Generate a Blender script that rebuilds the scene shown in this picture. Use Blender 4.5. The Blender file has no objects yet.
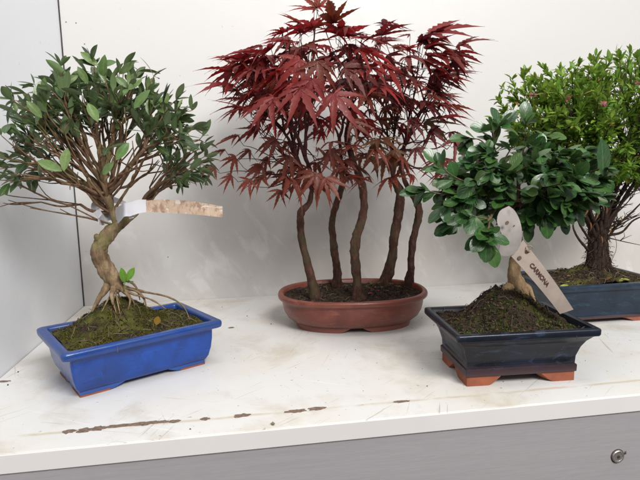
import bpy, math, random
from mathutils import Vector, Matrix, noise
V = Vector
rnd = random.Random(11)
scene = bpy.context.scene
C = scene.collection
# ------------------------------------------------------------------ camera
MR = [[0.9884523680094296, -0.14999189763639276, -0.0215487080815802],
      [0.041236530252172374, 0.12941591419749238, 0.9907325924411637],
      [0.14581311583432044, 0.9801805710152907, -0.1341066122710803]]
CAM = V((0.30931, -1.028675, 0.25)); FPX = 517.66
cd = bpy.data.cameras.new('camera'); cam = bpy.data.objects.new('camera', cd); C.objects.link(cam)
r_, u_, f_ = [V(a) for a in MR]
m3 = Matrix((r_, u_, -f_)).transposed()
cam.matrix_world = Matrix.Translation(CAM) @ m3.to_4x4()
cd.sensor_width = 36; cd.lens = 36*FPX/640; cd.clip_start = .01; cd.clip_end = 60
cd.dof.use_dof = False
scene.camera = cam
scene.render.resolution_x = 1024; scene.render.resolution_y = 768
# ------------------------------------------------------------------ world + lights
w = bpy.data.worlds.new('World'); scene.world = w; w.use_nodes = True
nt = w.node_tree; bg = nt.nodes['Background']
tc = nt.nodes.new('ShaderNodeTexCoord'); sx = nt.nodes.new('ShaderNodeSeparateXYZ')
cr = nt.nodes.new('ShaderNodeValToRGB'); mr = nt.nodes.new('ShaderNodeMapRange')
nt.links.new(tc.outputs['Generated'], sx.inputs[0]); nt.links.new(sx.outputs[2], mr.inputs[0])
mr.inputs[1].default_value = -1; mr.inputs[2].default_value = 1
nt.links.new(mr.outputs[0], cr.inputs[0]); nt.links.new(cr.outputs[0], bg.inputs[0])
cr.color_ramp.elements[0].position = .35; cr.color_ramp.elements[0].color = (.30, .27, .25, 1)
cr.color_ramp.elements[1].position = .75; cr.color_ramp.elements[1].color = (.86, .91, 1, 1)
bg.inputs[1].default_value = .33
def area(name, loc, target, sx_, sy_, power, col):
    l = bpy.data.lights.new(name, 'AREA'); l.shape = 'RECTANGLE'; l.size = sx_; l.size_y = sy_
    l.energy = power; l.color = col
    o = bpy.data.objects.new(name, l); C.objects.link(o); o.location = loc
    o.rotation_euler = (V(target)-V(loc)).to_track_quat('-Z', 'Y').to_euler()
    return o
area('daylight_window', (1.05, -2.05, 1.60), (.45, -.1, .15), 1.0, .75, 52, (1.0, .985, .965))
area('ceiling_light', (.30, -.75, 1.9), (.42, -.2, .1), 1.0, .5, 10, (1.0, .95, .89))
scene.view_settings.view_transform = 'Standard'; scene.view_settings.look = 'None'
scene.view_settings.exposure = 0.33; scene.view_settings.gamma = 1
scene.render.engine = 'CYCLES'
# ------------------------------------------------------------------ helpers
def at(px, py, Y):
    d = r_*((px-320)/FPX) + u_*((240-py)/FPX) + f_
    return CAM + d*((Y-CAM.y)/d.y)
def atz(px, py, z):
    d = r_*((px-320)/FPX) + u_*((240-py)/FPX) + f_
    return CAM + d*((z-CAM.z)/d.z)
class MB:
    def __init__(s): s.v = []; s.f = []; s.col = []; s.lc = []; s.mi = []; s.has = False
    def add(s, vs, fs, col=(1, 1, 1), lc=None, mi=0):
        b = len(s.v); s.v += [tuple(p) for p in vs]; s.f += [tuple(b+i for i in f) for f in fs]
        s.col += [col]*len(vs); s.lc += (lc if lc else [(0, 0, 0)]*len(vs)); s.mi += [mi]*len(fs)
    def build(s, name, mats, parent=None, smooth=True, attrs=False, sharp=None):
        me = bpy.data.meshes.new(name); me.from_pydata(s.v, [], s.f); me.update()
        if attrs:
            for nm, data in (('col', s.col), ('lc', s.lc)):
                a = me.color_attributes.new(nm, 'FLOAT_COLOR', 'POINT')
                flat = []
                for c in data: flat += [c[0], c[1], c[2], 1]
                a.data.foreach_set('color', flat)
        if not isinstance(mats, (list, tuple)): mats = [mats]
        for m in mats: me.materials.append(m)
        if len(mats) > 1: me.polygons.foreach_set('material_index', s.mi)
        if smooth: me.polygons.foreach_set('use_smooth', [True]*len(me.polygons))
        if sharp is not None: me.set_sharp_from_angle(angle=math.radians(sharp))
        o = bpy.data.objects.new(name, me); C.objects.link(o)
        if parent: 
            o.parent = parent
            o.matrix_parent_inverse = Matrix.Translation(-parent.location) @ Matrix.Identity(4) if False else parent_inv(parent)
        return o
def parent_inv(p):
    return (Matrix.Translation(p.location) @ p.rotation_euler.to_matrix().to_4x4()).inverted()
def thing(name, label, cat, loc, group=None):
    o = bpy.data.objects.new(name, None); C.objects.link(o); o.location = loc; o.empty_display_size = .02
    o['label'] = label; o['category'] = cat
    if group: o['group'] = group
    return o
def tag(o, label, cat, group=None):
    o['label'] = label; o['category'] = cat
    if group: o['group'] = group
    return o
def catmull(pts, n=6):
    P = [V(p) for p in pts]; P = [P[0]*2-P[1]] + P + [P[-1]*2-P[-2]]; out = []
    for i in range(1, len(P)-2):
        for k in range(n):
            t = k/n; a, b, c, d = P[i-1:i+3]
            out.append(.5*((2*b)+(c-a)*t+(2*a-5*b+4*c-d)*t*t+(3*b-a-3*c+d)*t**3))
    out.append(P[-2]); return out
def lerpl(vals, n):
    out = []
    for i in range(len(vals)-1):
        for k in range(n): out.append(vals[i]+(vals[i+1]-vals[i])*k/n)
    out.append(vals[-1]); return out
def tube(mb, pts, rad, n=6, rough=0, col=(1, 1, 1), seed=0, freq=60, mi=0):
    if not isinstance(rad, (list, tuple)): rad = [rad]*len(pts)
    t = (pts[1]-pts[0]).normalized()
    nrm = t.orthogonal().normalized(); vs = []
    for i, p in enumerate(pts):
        t2 = (pts[min(i+1, len(pts)-1)]-pts[max(i-1, 0)])
        if t2.length < 1e-9: t2 = t
        t2 = t2.normalized(); nrm = (nrm - t2*nrm.dot(t2)).normalized(); b = t2.cross(nrm); t = t2
        for k in range(n):
            a = 2*math.pi*k/n; d = nrm*math.cos(a)+b*math.sin(a); r = rad[i]
            if rough:
                q = p+d*r
                r *= 1+rough*noise.noise(q*freq+V((seed, 0, 0)))+rough*.6*noise.noise(q*freq*2.7+V((0, seed, 0)))
            vs.append(p+d*r)
    fs = []
    for i in range(len(pts)-1):
        for k in range(n):
            a = i*n+k; b2 = i*n+(k+1) % n; fs.append((a, b2, b2+n, a+n))
    fs.append(tuple(range(n-1, -1, -1))); L = (len(pts)-1)*n; fs.append(tuple(L+k for k in range(n)))
    mb.add(vs, fs, col, mi=mi)
# ------------------------------------------------------------------ materials
class NT:
    def __init__(s, name):
        s.m = bpy.data.materials.new(name); s.m.use_nodes = True; s.t = s.m.node_tree
        s.b = s.t.nodes['Principled BSDF']; s.o = s.t.nodes['Material Output']
    def n(s, ty, **kw):
        x = s.t.nodes.new(ty)
        for k, v in kw.items():
            if k.startswith('i_'): x.inputs[k[2:].replace('_', ' ')].default_value = v
            else: setattr(x, k, v)
        return x
    def l(s, a, b): s.t.links.new(a, b)
    def coord(s): 
        if not hasattr(s, '_c'): s._c = s.n('ShaderNodeTexCoord').outputs['Object']
        return s._c
    def noise(s, scale, detail=4, rough=.55, vec=None, dist=0):
        x = s.n('ShaderNodeTexNoise'); x.inputs['Scale'].default_value = scale; x.inputs['Detail'].default_value = detail
        x.inputs['Roughness'].default_value = rough; x.inputs['Distortion'].default_value = dist
        s.l(vec if vec else s.coord(), x.inputs['Vector']); return x.outputs['Fac']
    def ramp(s, fac, *st):
        x = s.n('ShaderNodeValToRGB'); e = x.color_ramp.elements
        while len(e) < len(st): e.new(.5)
        for i, (p, c) in enumerate(st):
            e[i].position = p; e[i].color = (c, c, c, 1) if isinstance(c, (int, float)) else (*c, 1)
        s.l(fac, x.inputs[0]); return x.outputs[0]
    def mix(s, fac, a, b, mode='MIX'):
        x = s.n('ShaderNodeMix', data_type='RGBA', blend_type=mode)
        for i, v in ((0, fac), (6, a), (7, b)):
            if isinstance(v, bpy.types.NodeSocket): s.l(v, x.inputs[i])
            elif i == 0: x.inputs[0].default_value = v
            else: x.inputs[i].default_value = (*v, 1)
        return x.outputs[2]
    def math(s, op, a, b=0, c=0):
        x = s.n('ShaderNodeMath', operation=op)
        for i, v in enumerate((a, b, c)):
            if isinstance(v, bpy.types.NodeSocket): s.l(v, x.inputs[i])
            else: x.inputs[i].default_value = v
        return x.outputs[0]
    def mapping(s, scale=(1, 1, 1), rot=(0, 0, 0), loc=(0, 0, 0), vec=None):
        x = s.n('ShaderNodeMapping'); x.inputs['Scale'].default_value = scale; x.inputs['Rotation'].default_value = rot
        x.inputs['Location'].default_value = loc
        s.l(vec if vec else s.coord(), x.inputs[0]); return x.outputs[0]
    def attr(s, name):
        x = s.n('ShaderNodeAttribute'); x.attribute_name = name; return x
    def base(s, c):
        if isinstance(c, bpy.types.NodeSocket): s.l(c, s.b.inputs['Base Color'])
        else: s.b.inputs['Base Color'].default_value = (*c, 1)
    def set(s, k, v):
        if isinstance(v, bpy.types.NodeSocket): s.l(v, s.b.inputs[k])
        else: s.b.inputs[k].default_value = v
    def bump(s, h, strength=.3, dist=.001):
        x = s.n('ShaderNodeBump'); x.inputs['Strength'].default_value = strength; x.inputs['Distance'].default_value = dist
        s.l(h, x.inputs['Height']); s.l(x.outputs[0], s.b.inputs['Normal'])

def wall_mat(name, col, shade_stain, amt):
    m = NT(name)
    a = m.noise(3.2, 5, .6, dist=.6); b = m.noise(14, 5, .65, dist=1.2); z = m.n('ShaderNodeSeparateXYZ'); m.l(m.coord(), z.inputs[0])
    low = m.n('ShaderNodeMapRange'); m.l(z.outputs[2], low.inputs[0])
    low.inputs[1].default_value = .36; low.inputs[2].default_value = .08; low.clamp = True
    grime_shade = m.math('MULTIPLY', m.ramp(a, (.35, 0.0), (.62, 1.0)), low.outputs[0])  # mottled grime plus painted soft shade on the wall low behind the plants
    c = m.mix(m.math('MULTIPLY', grime_shade, amt), col, shade_stain)
    # small slanted pale smears: wiped splash marks, and painted dappled light behind the pots
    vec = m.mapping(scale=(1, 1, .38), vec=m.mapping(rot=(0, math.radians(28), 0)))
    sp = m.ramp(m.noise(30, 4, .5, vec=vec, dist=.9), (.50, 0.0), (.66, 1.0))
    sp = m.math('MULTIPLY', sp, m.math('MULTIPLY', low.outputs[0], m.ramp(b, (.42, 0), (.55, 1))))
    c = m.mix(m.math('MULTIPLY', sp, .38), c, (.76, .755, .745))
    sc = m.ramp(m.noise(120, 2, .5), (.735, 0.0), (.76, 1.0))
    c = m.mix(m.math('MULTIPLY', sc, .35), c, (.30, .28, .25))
    m.base(c); m.set('Roughness', m.ramp(b, (.3, .38), (.7, .55)))
    m.bump(m.noise(40, 3), .06, .001)
    return m.m
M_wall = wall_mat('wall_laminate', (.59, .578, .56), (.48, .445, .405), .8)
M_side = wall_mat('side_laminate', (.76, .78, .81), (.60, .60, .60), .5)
def shelf_mat():
    m = NT('shelf_paint')
    base = (.66, .655, .64)
    a = m.noise(7, 6, .66, dist=.25)
    c = m.mix(m.ramp(a, (.45, 0), (.72, .6)), base, (.60, .545, .455))
    # damp yellow-grey patches
    c = m.mix(m.math('MULTIPLY', m.ramp(m.noise(11, 5, .65, dist=.3), (.52, 0), (.68, 1)), .42), c, (.42, .35, .25))
    # long dragged scratches in two directions
    for rot, sc, th, col, am in ((.35, (7, 210, 1), .66, (.30, .24, .18), .6), (1.95, (8, 230, 1), .66, (.30, .22, .16), .65), (-.7, (9, 250, 1), .66, (.28, .23, .19), .6), (2.5, (8, 220, 1), .66, (.30, .24, .19), .6), (1.2, (6, 200, 1), .67, (.30, .24, .19), .5), (.5, (8, 130, 1), .63, (.80, .80, .78), .5)):
        v = m.mapping(scale=sc, vec=m.mapping(rot=(0, 0, rot)))
        s1 = m.ramp(m.noise(1.0, 3, .5, vec=v, dist=.15), (th, 0), (th+.03, 1))
        gate = m.ramp(m.noise(7, 2, .5, vec=m.mapping(loc=(rot*3, 1, 0))), (.52, 0), (.64, 1))
        c = m.mix(m.math('MULTIPLY', m.math('MULTIPLY', s1, gate), am*.8), c, col)
    sp = m.ramp(m.noise(160, 2, .5), (.70, 0), (.74, 1))
    c = m.mix(m.math('MULTIPLY', sp, .55), c, (.22, .17, .12))
    # worn yellow line near the front lip
    z = m.n('ShaderNodeSeparateXYZ'); m.l(m.coord(), z.inputs[0])
    wob = m.math('MULTIPLY', m.math('SUBTRACT', m.noise(22, 3), .5), .006)
    d = m.math('ABSOLUTE', m.math('ADD', m.math('ADD', z.outputs[1], .516), wob))
    ln = m.ramp(d, (.0005, 1.0), (.0035, 0.0))
    ln = m.math('MULTIPLY', ln, m.ramp(m.noise(16, 4, .6), (.42, .1), (.55, 1)))
    c = m.mix(m.math('MULTIPLY', ln, .65), c, (.46, .37, .22))
    m.base(c); m.set('Roughness', m.ramp(a, (.3, .38), (.7, .55)))
    h = m.math('ADD', m.noise(60, 5, .6), m.math('MULTIPLY', ln, -1.2))
    m.bump(h, .18, .0008)
    return m.m
M_shelf = shelf_mat()
def simple(name, col, rough=.5, var=.12, vs=60, bump=.2, bs=200, metal=0, coat=0):
    m = NT(name); n1 = m.noise(vs, 4)
    c1 = tuple(x*(1-var) for x in col); c2 = tuple(min(1, x*(1+var)) for x in col)
    m.base(m.ramp(n1, (.3, c1), (.7, c2))); m.set('Roughness', rough); m.set('Metallic', metal); m.set('Coat Weight', coat)
    if bump: m.bump(m.noise(bs, 4), bump, .0005)
    return m.m
M_edge = simple('edge_band', (.70, .67, .65), .45, .03, 12, .05, 90)
M_chip = simple('bare_chip', (.17, .115, .085), .9, .4, 300, .6, 700)
M_dark = simple('dark_gap', (.05, .04, .035), .9)
def panel_mat():
    m = NT('grey_panel')
    v = m.mapping(scale=(14, 14, 420)); v2 = m.mapping(scale=(60, 60, 1300))
    a = m.noise(1, 4, .6, vec=v); b = m.noise(1, 3, .6, vec=v2)
    c = m.mix(.45, m.ramp(a, (.3, (.31, .292, .298)), (.7, (.365, .345, .35))), m.ramp(b, (.3, (.295, .277, .283)), (.7, (.38, .358, .364))))
    m.base(c); m.set('Roughness', .5); m.bump(b, .12, .0004); return m.m
M_panel = panel_mat()
def glaze(name, col, dark, edge, rough=.2, spec=(.02, .015, .015), band=None, streak=None, coat=.35, rim=None, spec_l=.4):
    m = NT(name); n1 = m.noise(22, 5, .6, dist=.5); n2 = m.noise(9, 3)
    c = m.ramp(n1, (.3, dark), (.65, col))
    if streak:
        v = m.mapping(scale=(1, 1, 3.0)); s1 = m.ramp(m.noise(38, 5, .7, vec=v, dist=.6), (.54, 0), (.68, 1))
        c = m.mix(m.math('MULTIPLY', s1, .75), c, streak)
    if band:
        z = m.n('ShaderNodeSeparateXYZ'); m.l(m.coord(), z.inputs[0])
        zz = m.math('ADD', z.outputs[2], m.math('MULTIPLY', m.math('SUBTRACT', m.noise(30, 3), .5), .006))
        lo, hi, bc = band
        f = m.ramp(m.math('MULTIPLY', zz, 10), (lo*10, 1), (hi*10, 0))
        c = m.mix(f, c, bc)
    if rim:
        z2 = m.n('ShaderNodeSeparateXYZ'); m.l(m.coord(), z2.inputs[0])
        rf = m.math('MULTIPLY', m.ramp(m.math('MULTIPLY', z2.outputs[2], 10), (rim[0]*10, 0), (rim[0]*10+.02, 1)), m.ramp(m.noise(18, 5, .65), (.38, .25), (.6, .9)))
        c = m.mix(rf, c, rim[1])
    g = m.n('ShaderNodeNewGeometry'); pt = m.ramp(g.outputs['Pointiness'], (.53, 0), (.60, 1))
    c = m.mix(m.math('MULTIPLY', pt, .6), c, edge)
    sp = m.ramp(m.noise(240, 2, .5), (.71, 0), (.74, 1)); c = m.mix(m.math('MULTIPLY', sp, .8), c, spec)
    m.base(c); m.set('Roughness', m.ramp(n2, (.3, rough), (.7, rough+.18))); m.set('Coat Weight', coat); m.set('Coat Roughness', .12); m.set('Specular IOR Level', spec_l)
    h = m.math('ADD', m.math('MULTIPLY', n1, 1.0), m.math('MULTIPLY', m.noise(140, 3), .25)); m.bump(h, .22, .0015); return m.m
M_blue = glaze('cobalt_glaze', (.002, .054, .31), (.002, .024, .14), (.03, .08, .26), .20, streak=(.004, .070, .37), coat=.3, rim=(.052, (.018, .048, .17)))
M_navy = glaze('navy_glaze', (.008, .012, .024), (.003, .004, .006), (.03, .03, .035), .22, band=(.017, .024, (.050, .026, .030)), streak=(.040, .058, .115), coat=.12, spec_l=.28)
M_navy2 = glaze('slate_glaze', (.016, .032, .055), (.009, .016, .028), (.05, .05, .06), .3, band=(.010, .013, (.08, .04, .035)), streak=(.030, .060, .09), coat=.05, spec_l=.3)
M_red = glaze('oxblood_clay', (.215, .055, .033), (.115, .028, .020), (.24, .085, .06), .30, spec=(.06, .02, .015), streak=(.25, .085, .06), coat=.2)
M_terra = simple('terracotta', (.27, .078, .036), .75, .22, 60, .3, 400)
M_terra_d = simple('terracotta_dull', (.30, .10, .06), .8, .22, 60, .3, 400)
def soil_mat(name, moss):
    m = NT(name); n1 = m.noise(260, 6, .7); n2 = m.noise(60, 5, .65); n3 = m.noise(26, 4, .6)
    c = m.ramp(n1, (.32, (.010, .006, .004)), (.55, (.045, .028, .018)), (.78, (.11, .075, .05)))
    if moss:
        mc = m.ramp(n2, (.3, (.020, .024, .006)), (.7, (.13, .125, .022)))
        g = m.ramp(n3, (.5-moss*.2, 0), (.62-moss*.2, 1))
        c = m.mix(g, c, mc)
    m.base(c); m.set('Roughness', .95); m.set('Specular IOR Level', .25)
    m.bump(m.math('ADD', n1, m.math('MULTIPLY', n2, 1.5)), .9, .003); return m.m
M_soilA = soil_mat('mossy_soil', .45); M_soilB = soil_mat('dark_soil', .0); M_soilC = soil_mat('dark_soil_moss', .05)
def attr_mat(name, rough=.9, spec=.3, transl=0.0):
    m = NT(name); a = m.attr('col'); n1 = m.noise(400, 3)
    c = m.mix(m.ramp(n1, (.3, .25), (.7, 0)), a.outputs['Color'], (.01, .008, .005))
    m.base(c); m.set('Roughness', rough); m.set('Specular IOR Level', spec)
    if transl:
        t = m.n('ShaderNodeBsdfTranslucent'); m.l(c, t.inputs[0]); x = m.n('ShaderNodeMixShader'); x.inputs[0].default_value = transl
        m.l(m.b.outputs[0], x.inputs[1]); m.l(t.outputs[0], x.inputs[2]); m.l(x.outputs[0], m.o.inputs[0])
    return m.m
M_moss = attr_mat('moss_blades', .9, .2, .25); M_crumb = attr_mat('soil_crumbs', .95)
def bark_mat(name, c1, c2, c3, sc=70, bs=1.0, lichen=None):
    m = NT(name); v = m.mapping(scale=(1, 1, .35)); n1 = m.noise(sc*1.7, 7, .75, vec=v, dist=.4); n2 = m.noise(sc*6, 4, .6)
    c = m.ramp(n1, (.30, c1), (.5, c2), (.72, c3))
    if lichen: c = m.mix(m.math('MULTIPLY', m.ramp(m.noise(38, 4, .6), (.52, 0), (.62, 1)), .55), c, lichen)
    m.base(c); m.set('Roughness', .82); m.set('Specular IOR Level', .3)
    m.bump(m.math('ADD', n1, m.math('MULTIPLY', n2, .4)), bs, .0016); return m.m
M_barkA = bark_mat('tan_bark', (.085, .050, .028), (.22, .145, .082), (.40, .30, .185), 75, 1, (.15, .15, .05))
M_twigA = bark_mat('brown_twigs', (.060, .030, .016), (.17, .095, .055), (.29, .185, .105), 120, .7, (.13, .13, .045))
M_barkM = bark_mat('maple_bark', (.018, .008, .007), (.062, .025, .017), (.16, .075, .050), 90, .9, (.055, .052, .022))
M_twigM = bark_mat('maple_twigs', (.028, .008, .009), (.055, .014, .014), (.08, .03, .026), 120, .5)
M_barkC = bark_mat('pale_bark', (.11, .065, .035), (.26, .17, .09), (.42, .30, .17), 80, .9)
M_twigC = bark_mat('grey_twigs', (.05, .03, .018), (.12, .08, .045), (.2, .14, .09), 120, .6)
M_barkR = bark_mat('fibrous_bark', (.010, .006, .005), (.034, .018, .012), (.085, .047, .030), 190, 1)
def leaf_mat(name, rough, under, vein, veincol=(.3, .4, .15), veinamt=.3, transl=.3, spots=None, coat=0, bumpd=.0004, spec=.5, low=.46):
    m = NT(name); a = m.attr('col'); lc = m.attr('lc'); s = m.n('ShaderNodeSeparateColor'); m.l(lc.outputs['Color'], s.inputs[0])
    mid = m.ramp(s.outputs[1], (.03, 1.0), (.10, 0.0))
    ph = m.math('SUBTRACT', m.math('MULTIPLY', s.outputs[0], vein), m.math('MULTIPLY', s.outputs[1], 2.6))
    wv = m.math('SINE', m.math('MULTIPLY', ph, 6.283))
    vn = m.ramp(m.math('MULTIPLY_ADD', wv, .5, .5), (.86, 0), (.99, 1))
    c = a.outputs['Color']
    n1 = m.noise(220, 3, .6)
    n9 = m.noise(55, 4, .6); c = m.mix(m.ramp(n9, (.50, 0), (.72, .30)), c, (.12, .10, .03) if not spots else (.10, .03, .02))
    c = m.mix(m.ramp(n1, (.35, .28), (.65, 0)), c, (.008, .012, .004) if not spots else (.03, .004, .006))
    c = m.mix(m.math('MULTIPLY', mid, veinamt), c, veincol)
    c = m.mix(m.math('MULTIPLY', vn, veinamt*.35), c, veincol)
    if spots:
        sp = m.ramp(m.noise(480, 2, .5), (.62, 0), (.68, 1)); gt = m.ramp(m.noise(28, 3), (.50, 0), (.62, 1))
        c = m.mix(m.math('MULTIPLY', m.math('MULTIPLY', sp, gt), spots), c, (.62, .50, .50))
    g = m.n('ShaderNodeNewGeometry')
    if under: 
        c2 = m.mix(.5, c, under); c = m.mix(g.outputs['Backfacing'], c, c2)
    m.base(c); m.set('Roughness', rough); m.set('Specular IOR Level', spec); m.set('Coat Weight', coat); m.set('Coat Roughness', .22)
    m.bump(m.math('ADD', m.math('MULTIPLY', vn, -.8), n1), .4, bumpd)
    t = m.n('ShaderNodeBsdfTranslucent'); m.l(m.mix(1, c, (1, 1, 1), 'MULTIPLY'), t.inputs[0])
    x = m.n('ShaderNodeMixShader'); x.inputs[0].default_value = transl
    m.l(m.b.outputs[0], x.inputs[1]); m.l(t.outputs[0], x.inputs[2]); m.l(x.outputs[0], m.o.inputs[0]); return m.m
M_leafO = leaf_mat('olive_leaf', .27, (.22, .30, .14), 5, (.20, .28, .10), .35, .18)
M_leafM = leaf_mat('maple_leaf', .42, (.16, .04, .03), 6, (.20, .02, .02), .4, .38, spots=.75, spec=.32)
M_leafC = leaf_mat('tea_leaf', .27, (.14, .24, .08), 5, (.12, .22, .07), .35, .12, coat=.22, spec=.42)
M_leafR = leaf_mat('serissa_leaf', .40, (.24, .34, .06), 4, (.32, .42, .08), .3, .38)
# ------------------------------------------------------------------ setting
def box(mb, a, b, mi=0):
    x0, y0, z0 = a; x1, y1, z1 = b
    mb.add([(x0, y0, z0), (x1, y0, z0), (x1, y1, z0), (x0, y1, z0), (x0, y0, z1), (x1, y0, z1), (x1, y1, z1), (x0, y1, z1)],
           [(0, 3, 2, 1), (4, 5, 6, 7), (0, 1, 5, 4), (1, 2, 6, 5), (2, 3, 7, 6), (3, 0, 4, 7)], mi=mi)
def struct(name, a, b, m, bev=0, parent=None):
    mb = MB(); box(mb, a, b); o = mb.build(name, m, parent, smooth=False); o['kind'] = 'structure'
    if bev:
        md = o.modifiers.new('b', 'BEVEL'); md.width = bev; md.segments = 2
    return o
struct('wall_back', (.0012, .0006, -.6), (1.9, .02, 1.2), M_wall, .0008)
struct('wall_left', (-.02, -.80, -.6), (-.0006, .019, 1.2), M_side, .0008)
struct('shelf', (.0006, -.5485, -.0187), (1.9, 0, 0), M_shelf, .0006)
eb = struct('shelf_edging', (.0004, -.5505, -.0189), (1.9, -.5487, -.0004), M_edge, .0006)
struct('cabinet_panel', (-.0004, -.5485, -.6), (1.9, -.54, -.0200), M_panel, .0006)
# dark joint between the walls
mb = MB(); pts = [V((.0003+.0005*noise.noise(V((0, 0, i*.9))), .0001, i*.02)) for i in range(0, 52)]
tube(mb, pts, [.0010*(1+.5*noise.noise(V((3, 0, i*1.3)))) for i in range(52)], 6)
o = mb.build('wall_joint', M_dark); o['kind'] = 'structure'
# bare patches where the paint flaked off, along the worn line
mb = MB()
def chip(mb, p, L, W, seed, ang=0.0):
    n = 22; vs = []; 
    for k in range(n):
        a = 2*math.pi*k/n; q = 1+.62*noise.noise(V((math.cos(a)*2.2, math.sin(a)*2.2, seed)))+.22*noise.noise(V((math.cos(a)*6, math.sin(a)*6, seed+9)))
        x = math.cos(a)*L/2*q; y = math.sin(a)*W/2*q
        vs.append(V((p.x+x*math.cos(ang)-y*math.sin(ang), p.y+x*math.sin(ang)+y*math.cos(ang), .0002+seed*.00001)))
    b = [v-V((0, 0, .0006)) for v in vs]
    mb.add(vs+b, [tuple(range(n))]+[(k, k+n, (k+1) % n+n, (k+1) % n) for k in range(n)])
for i, (x, y, L, W) in enumerate([(69, 431.5, 11, 5), (84, 430.5, 13, 6), (98, 428.5, 15, 5.5), (118, 426, 20, 4), (134, 424.5, 20, 4.5), (150, 423, 22, 5), (163, 422, 10, 3), (174, 421.5, 12, 3.5), (205, 419, 9, 3.5),
                              (242, 415.8, 15, 4.5), (296, 411.3, 19, 4.5), (317, 408.8, 17, 4), (399, 402, 11, 3), (405, 401.3, 8, 2), (2, 381.8, 13, 2.2)]):
    p = atz(x, y, 0); s = (p-CAM).length/FPX
    mb2 = MB(); chip(mb2, p, L*s, W*s*1.45, i*3.1, 0.0); o = mb2.build('paint_chip', M_chip, smooth=False); o['kind'] = 'structure'
# fastener on the grey panel
fc = at(617.3, 456, -.5485)
t = thing('cam_lock', 'small round silver fastener set in the grey panel at lower right', 'fastener', fc)
def lathe_y(mb, c, prof, n=32):
    vs = []; fs = []
    for i, (r, y) in enumerate(prof):
        for k in range(n):
            a = 2*math.pi*k/n; vs.append((c.x+r*math.cos(a), c.y-y, c.z+r*math.sin(a)))
    for i in range(len(prof)-1):
        for k in range(n):
            a = i*n+k; b = i*n+(k+1) % n; fs.append((a, b, b+n, a+n))
    fs.append(tuple((len(prof)-1)*n+k for k in range(n))); mb.add(vs, fs)
M_steel = simple('worn_steel', (.42, .40, .38), .42, .35, 500, .3, 900, metal=.8)
M_rust = simple('rusty_gap', (.06, .035, .025), .8, .4, 300)
mb = MB(); lathe_y(mb, fc, [(.0072, 0), (.0072, .0016), (.0066, .0022), (.0050, .0022), (.0047, .0018), (.0042, .0018)], 36); mb.build('disc', M_steel, t, sharp=30)
mb = MB(); lathe_y(mb, fc, [(.0083, 0), (.0080, .0003)], 30); mb.build('ring', M_rust, t)
mb = MB()
for k in range(3):
    a = k*math.pi/3+.3; d = V((math.cos(a), 0, math.sin(a))); n_ = V((-d.z, 0, d.x))
    c = fc+V((0, -.0023, 0)); q = [c-d*.0018-n_*.0004, c+d*.0018-n_*.0004, c+d*.0018+n_*.0004, c-d*.0018+n_*.0004]
    mb.add([p+V((0, -k*.00008, 0)) for p in q], [(0, 1, 2, 3)])
lathe_y(mb, fc+V((0, -.0019, 0)), [(.0019, 0), (.0017, .0002)], 18)
mb.build('socket', M_rust, t, smooth=False)
mb = MB(); p0 = fc+V((.0068, -.001, .0020)); tube(mb, [p0, p0+V((.0022, -.0004, .0008)), p0+V((.0022, -.0004, .0034))], [.0006, .0008, .0005], 6); mb.build('latch_lug', M_rust, t)
# ------------------------------------------------------------------ pots
def rrect(w, d, r, nc=6, ns=26, nd=18):
    pts = []
    r = max(r, .0012)
    cs = [(w-r, d-r, 0), (-(w-r), d-r, 90), (-(w-r), -(d-r), 180), (w-r, -(d-r), 270)]
    for i, (cx, cy, a0) in enumerate(cs):
        for k in range(nc+1):
            a = math.radians(a0+90*k/nc); pts.append((cx+r*math.cos(a), cy+r*math.sin(a), i, k/nc))
        nx = cs[(i+1) % 4]; a = math.radians(a0+90)
        ex, ey = cx+r*math.cos(a), cy+r*math.sin(a); a = math.radians(nx[2]); fx, fy = nx[0]+r*math.cos(a), nx[1]+r*math.sin(a)
        n = ns if i % 2 == 0 else nd
        for k in range(1, n): pts.append((ex+(fx-ex)*k/n, ey+(fy-ey)*k/n, i+.5, k/n))
    return pts
def oval(w, d, r=0, n=112):
    out = []
    e = 2/2.35
    for k in range(n):
        a = 2*math.pi*k/n; c, s = math.cos(a), math.sin(a)
        out.append((w*math.copysign(abs(c)**e, c), d*math.copysign(abs(s)**e, s), 9, k/n))
    return out
def loop(kind, W, D, r, inset):
    return oval(W-inset, D-inset) if kind == 'oval' else rrect(W-inset, D-inset, r-inset*.25)
def loft(mb, root, ang, kind, W, D, r, prof, panel=None, close_end=True, mi=0):
    rows = []
    for (z, ins) in prof:
        row = []
        for (x, y, sd, t) in loop(kind, W, D, r, ins):
            if panel and sd in (.5, 1.5, 2.5, 3.5) and panel[0] < z < panel[1] and panel[2] < t < 1-panel[2]:
                nx, ny = {.5: (0, 1), 1.5: (-1, 0), 2.5: (0, -1), 3.5: (1, 0)}[sd]; x -= nx*panel[3]; y -= ny*panel[3]
            row.append((x, y, z))
        rows.append(row)
    n = len(rows[0]); R_ = Matrix.Rotation(ang, 4, 'Z'); vs = []
    for row in rows:
        for p in row: vs.append(root+R_ @ V(p))
    fs = []
    for i in range(len(rows)-1):
        for k in range(n): a = i*n+k; b = i*n+(k+1) % n; fs.append((a, b, b+n, a+n))
    if close_end: fs.append(tuple(range(n-1, -1, -1))); fs.append(tuple((len(rows)-1)*n+k for k in range(n)))
    mb.add(vs, fs, mi=mi)
def dens(prof, n=4):
    out = []
    for i in range(len(prof)-1):
        for k in range(n): out.append(tuple(prof[i][j]+(prof[i+1][j]-prof[i][j])*k/n for j in (0, 1)))
    out.append(prof[-1]); return out
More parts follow.
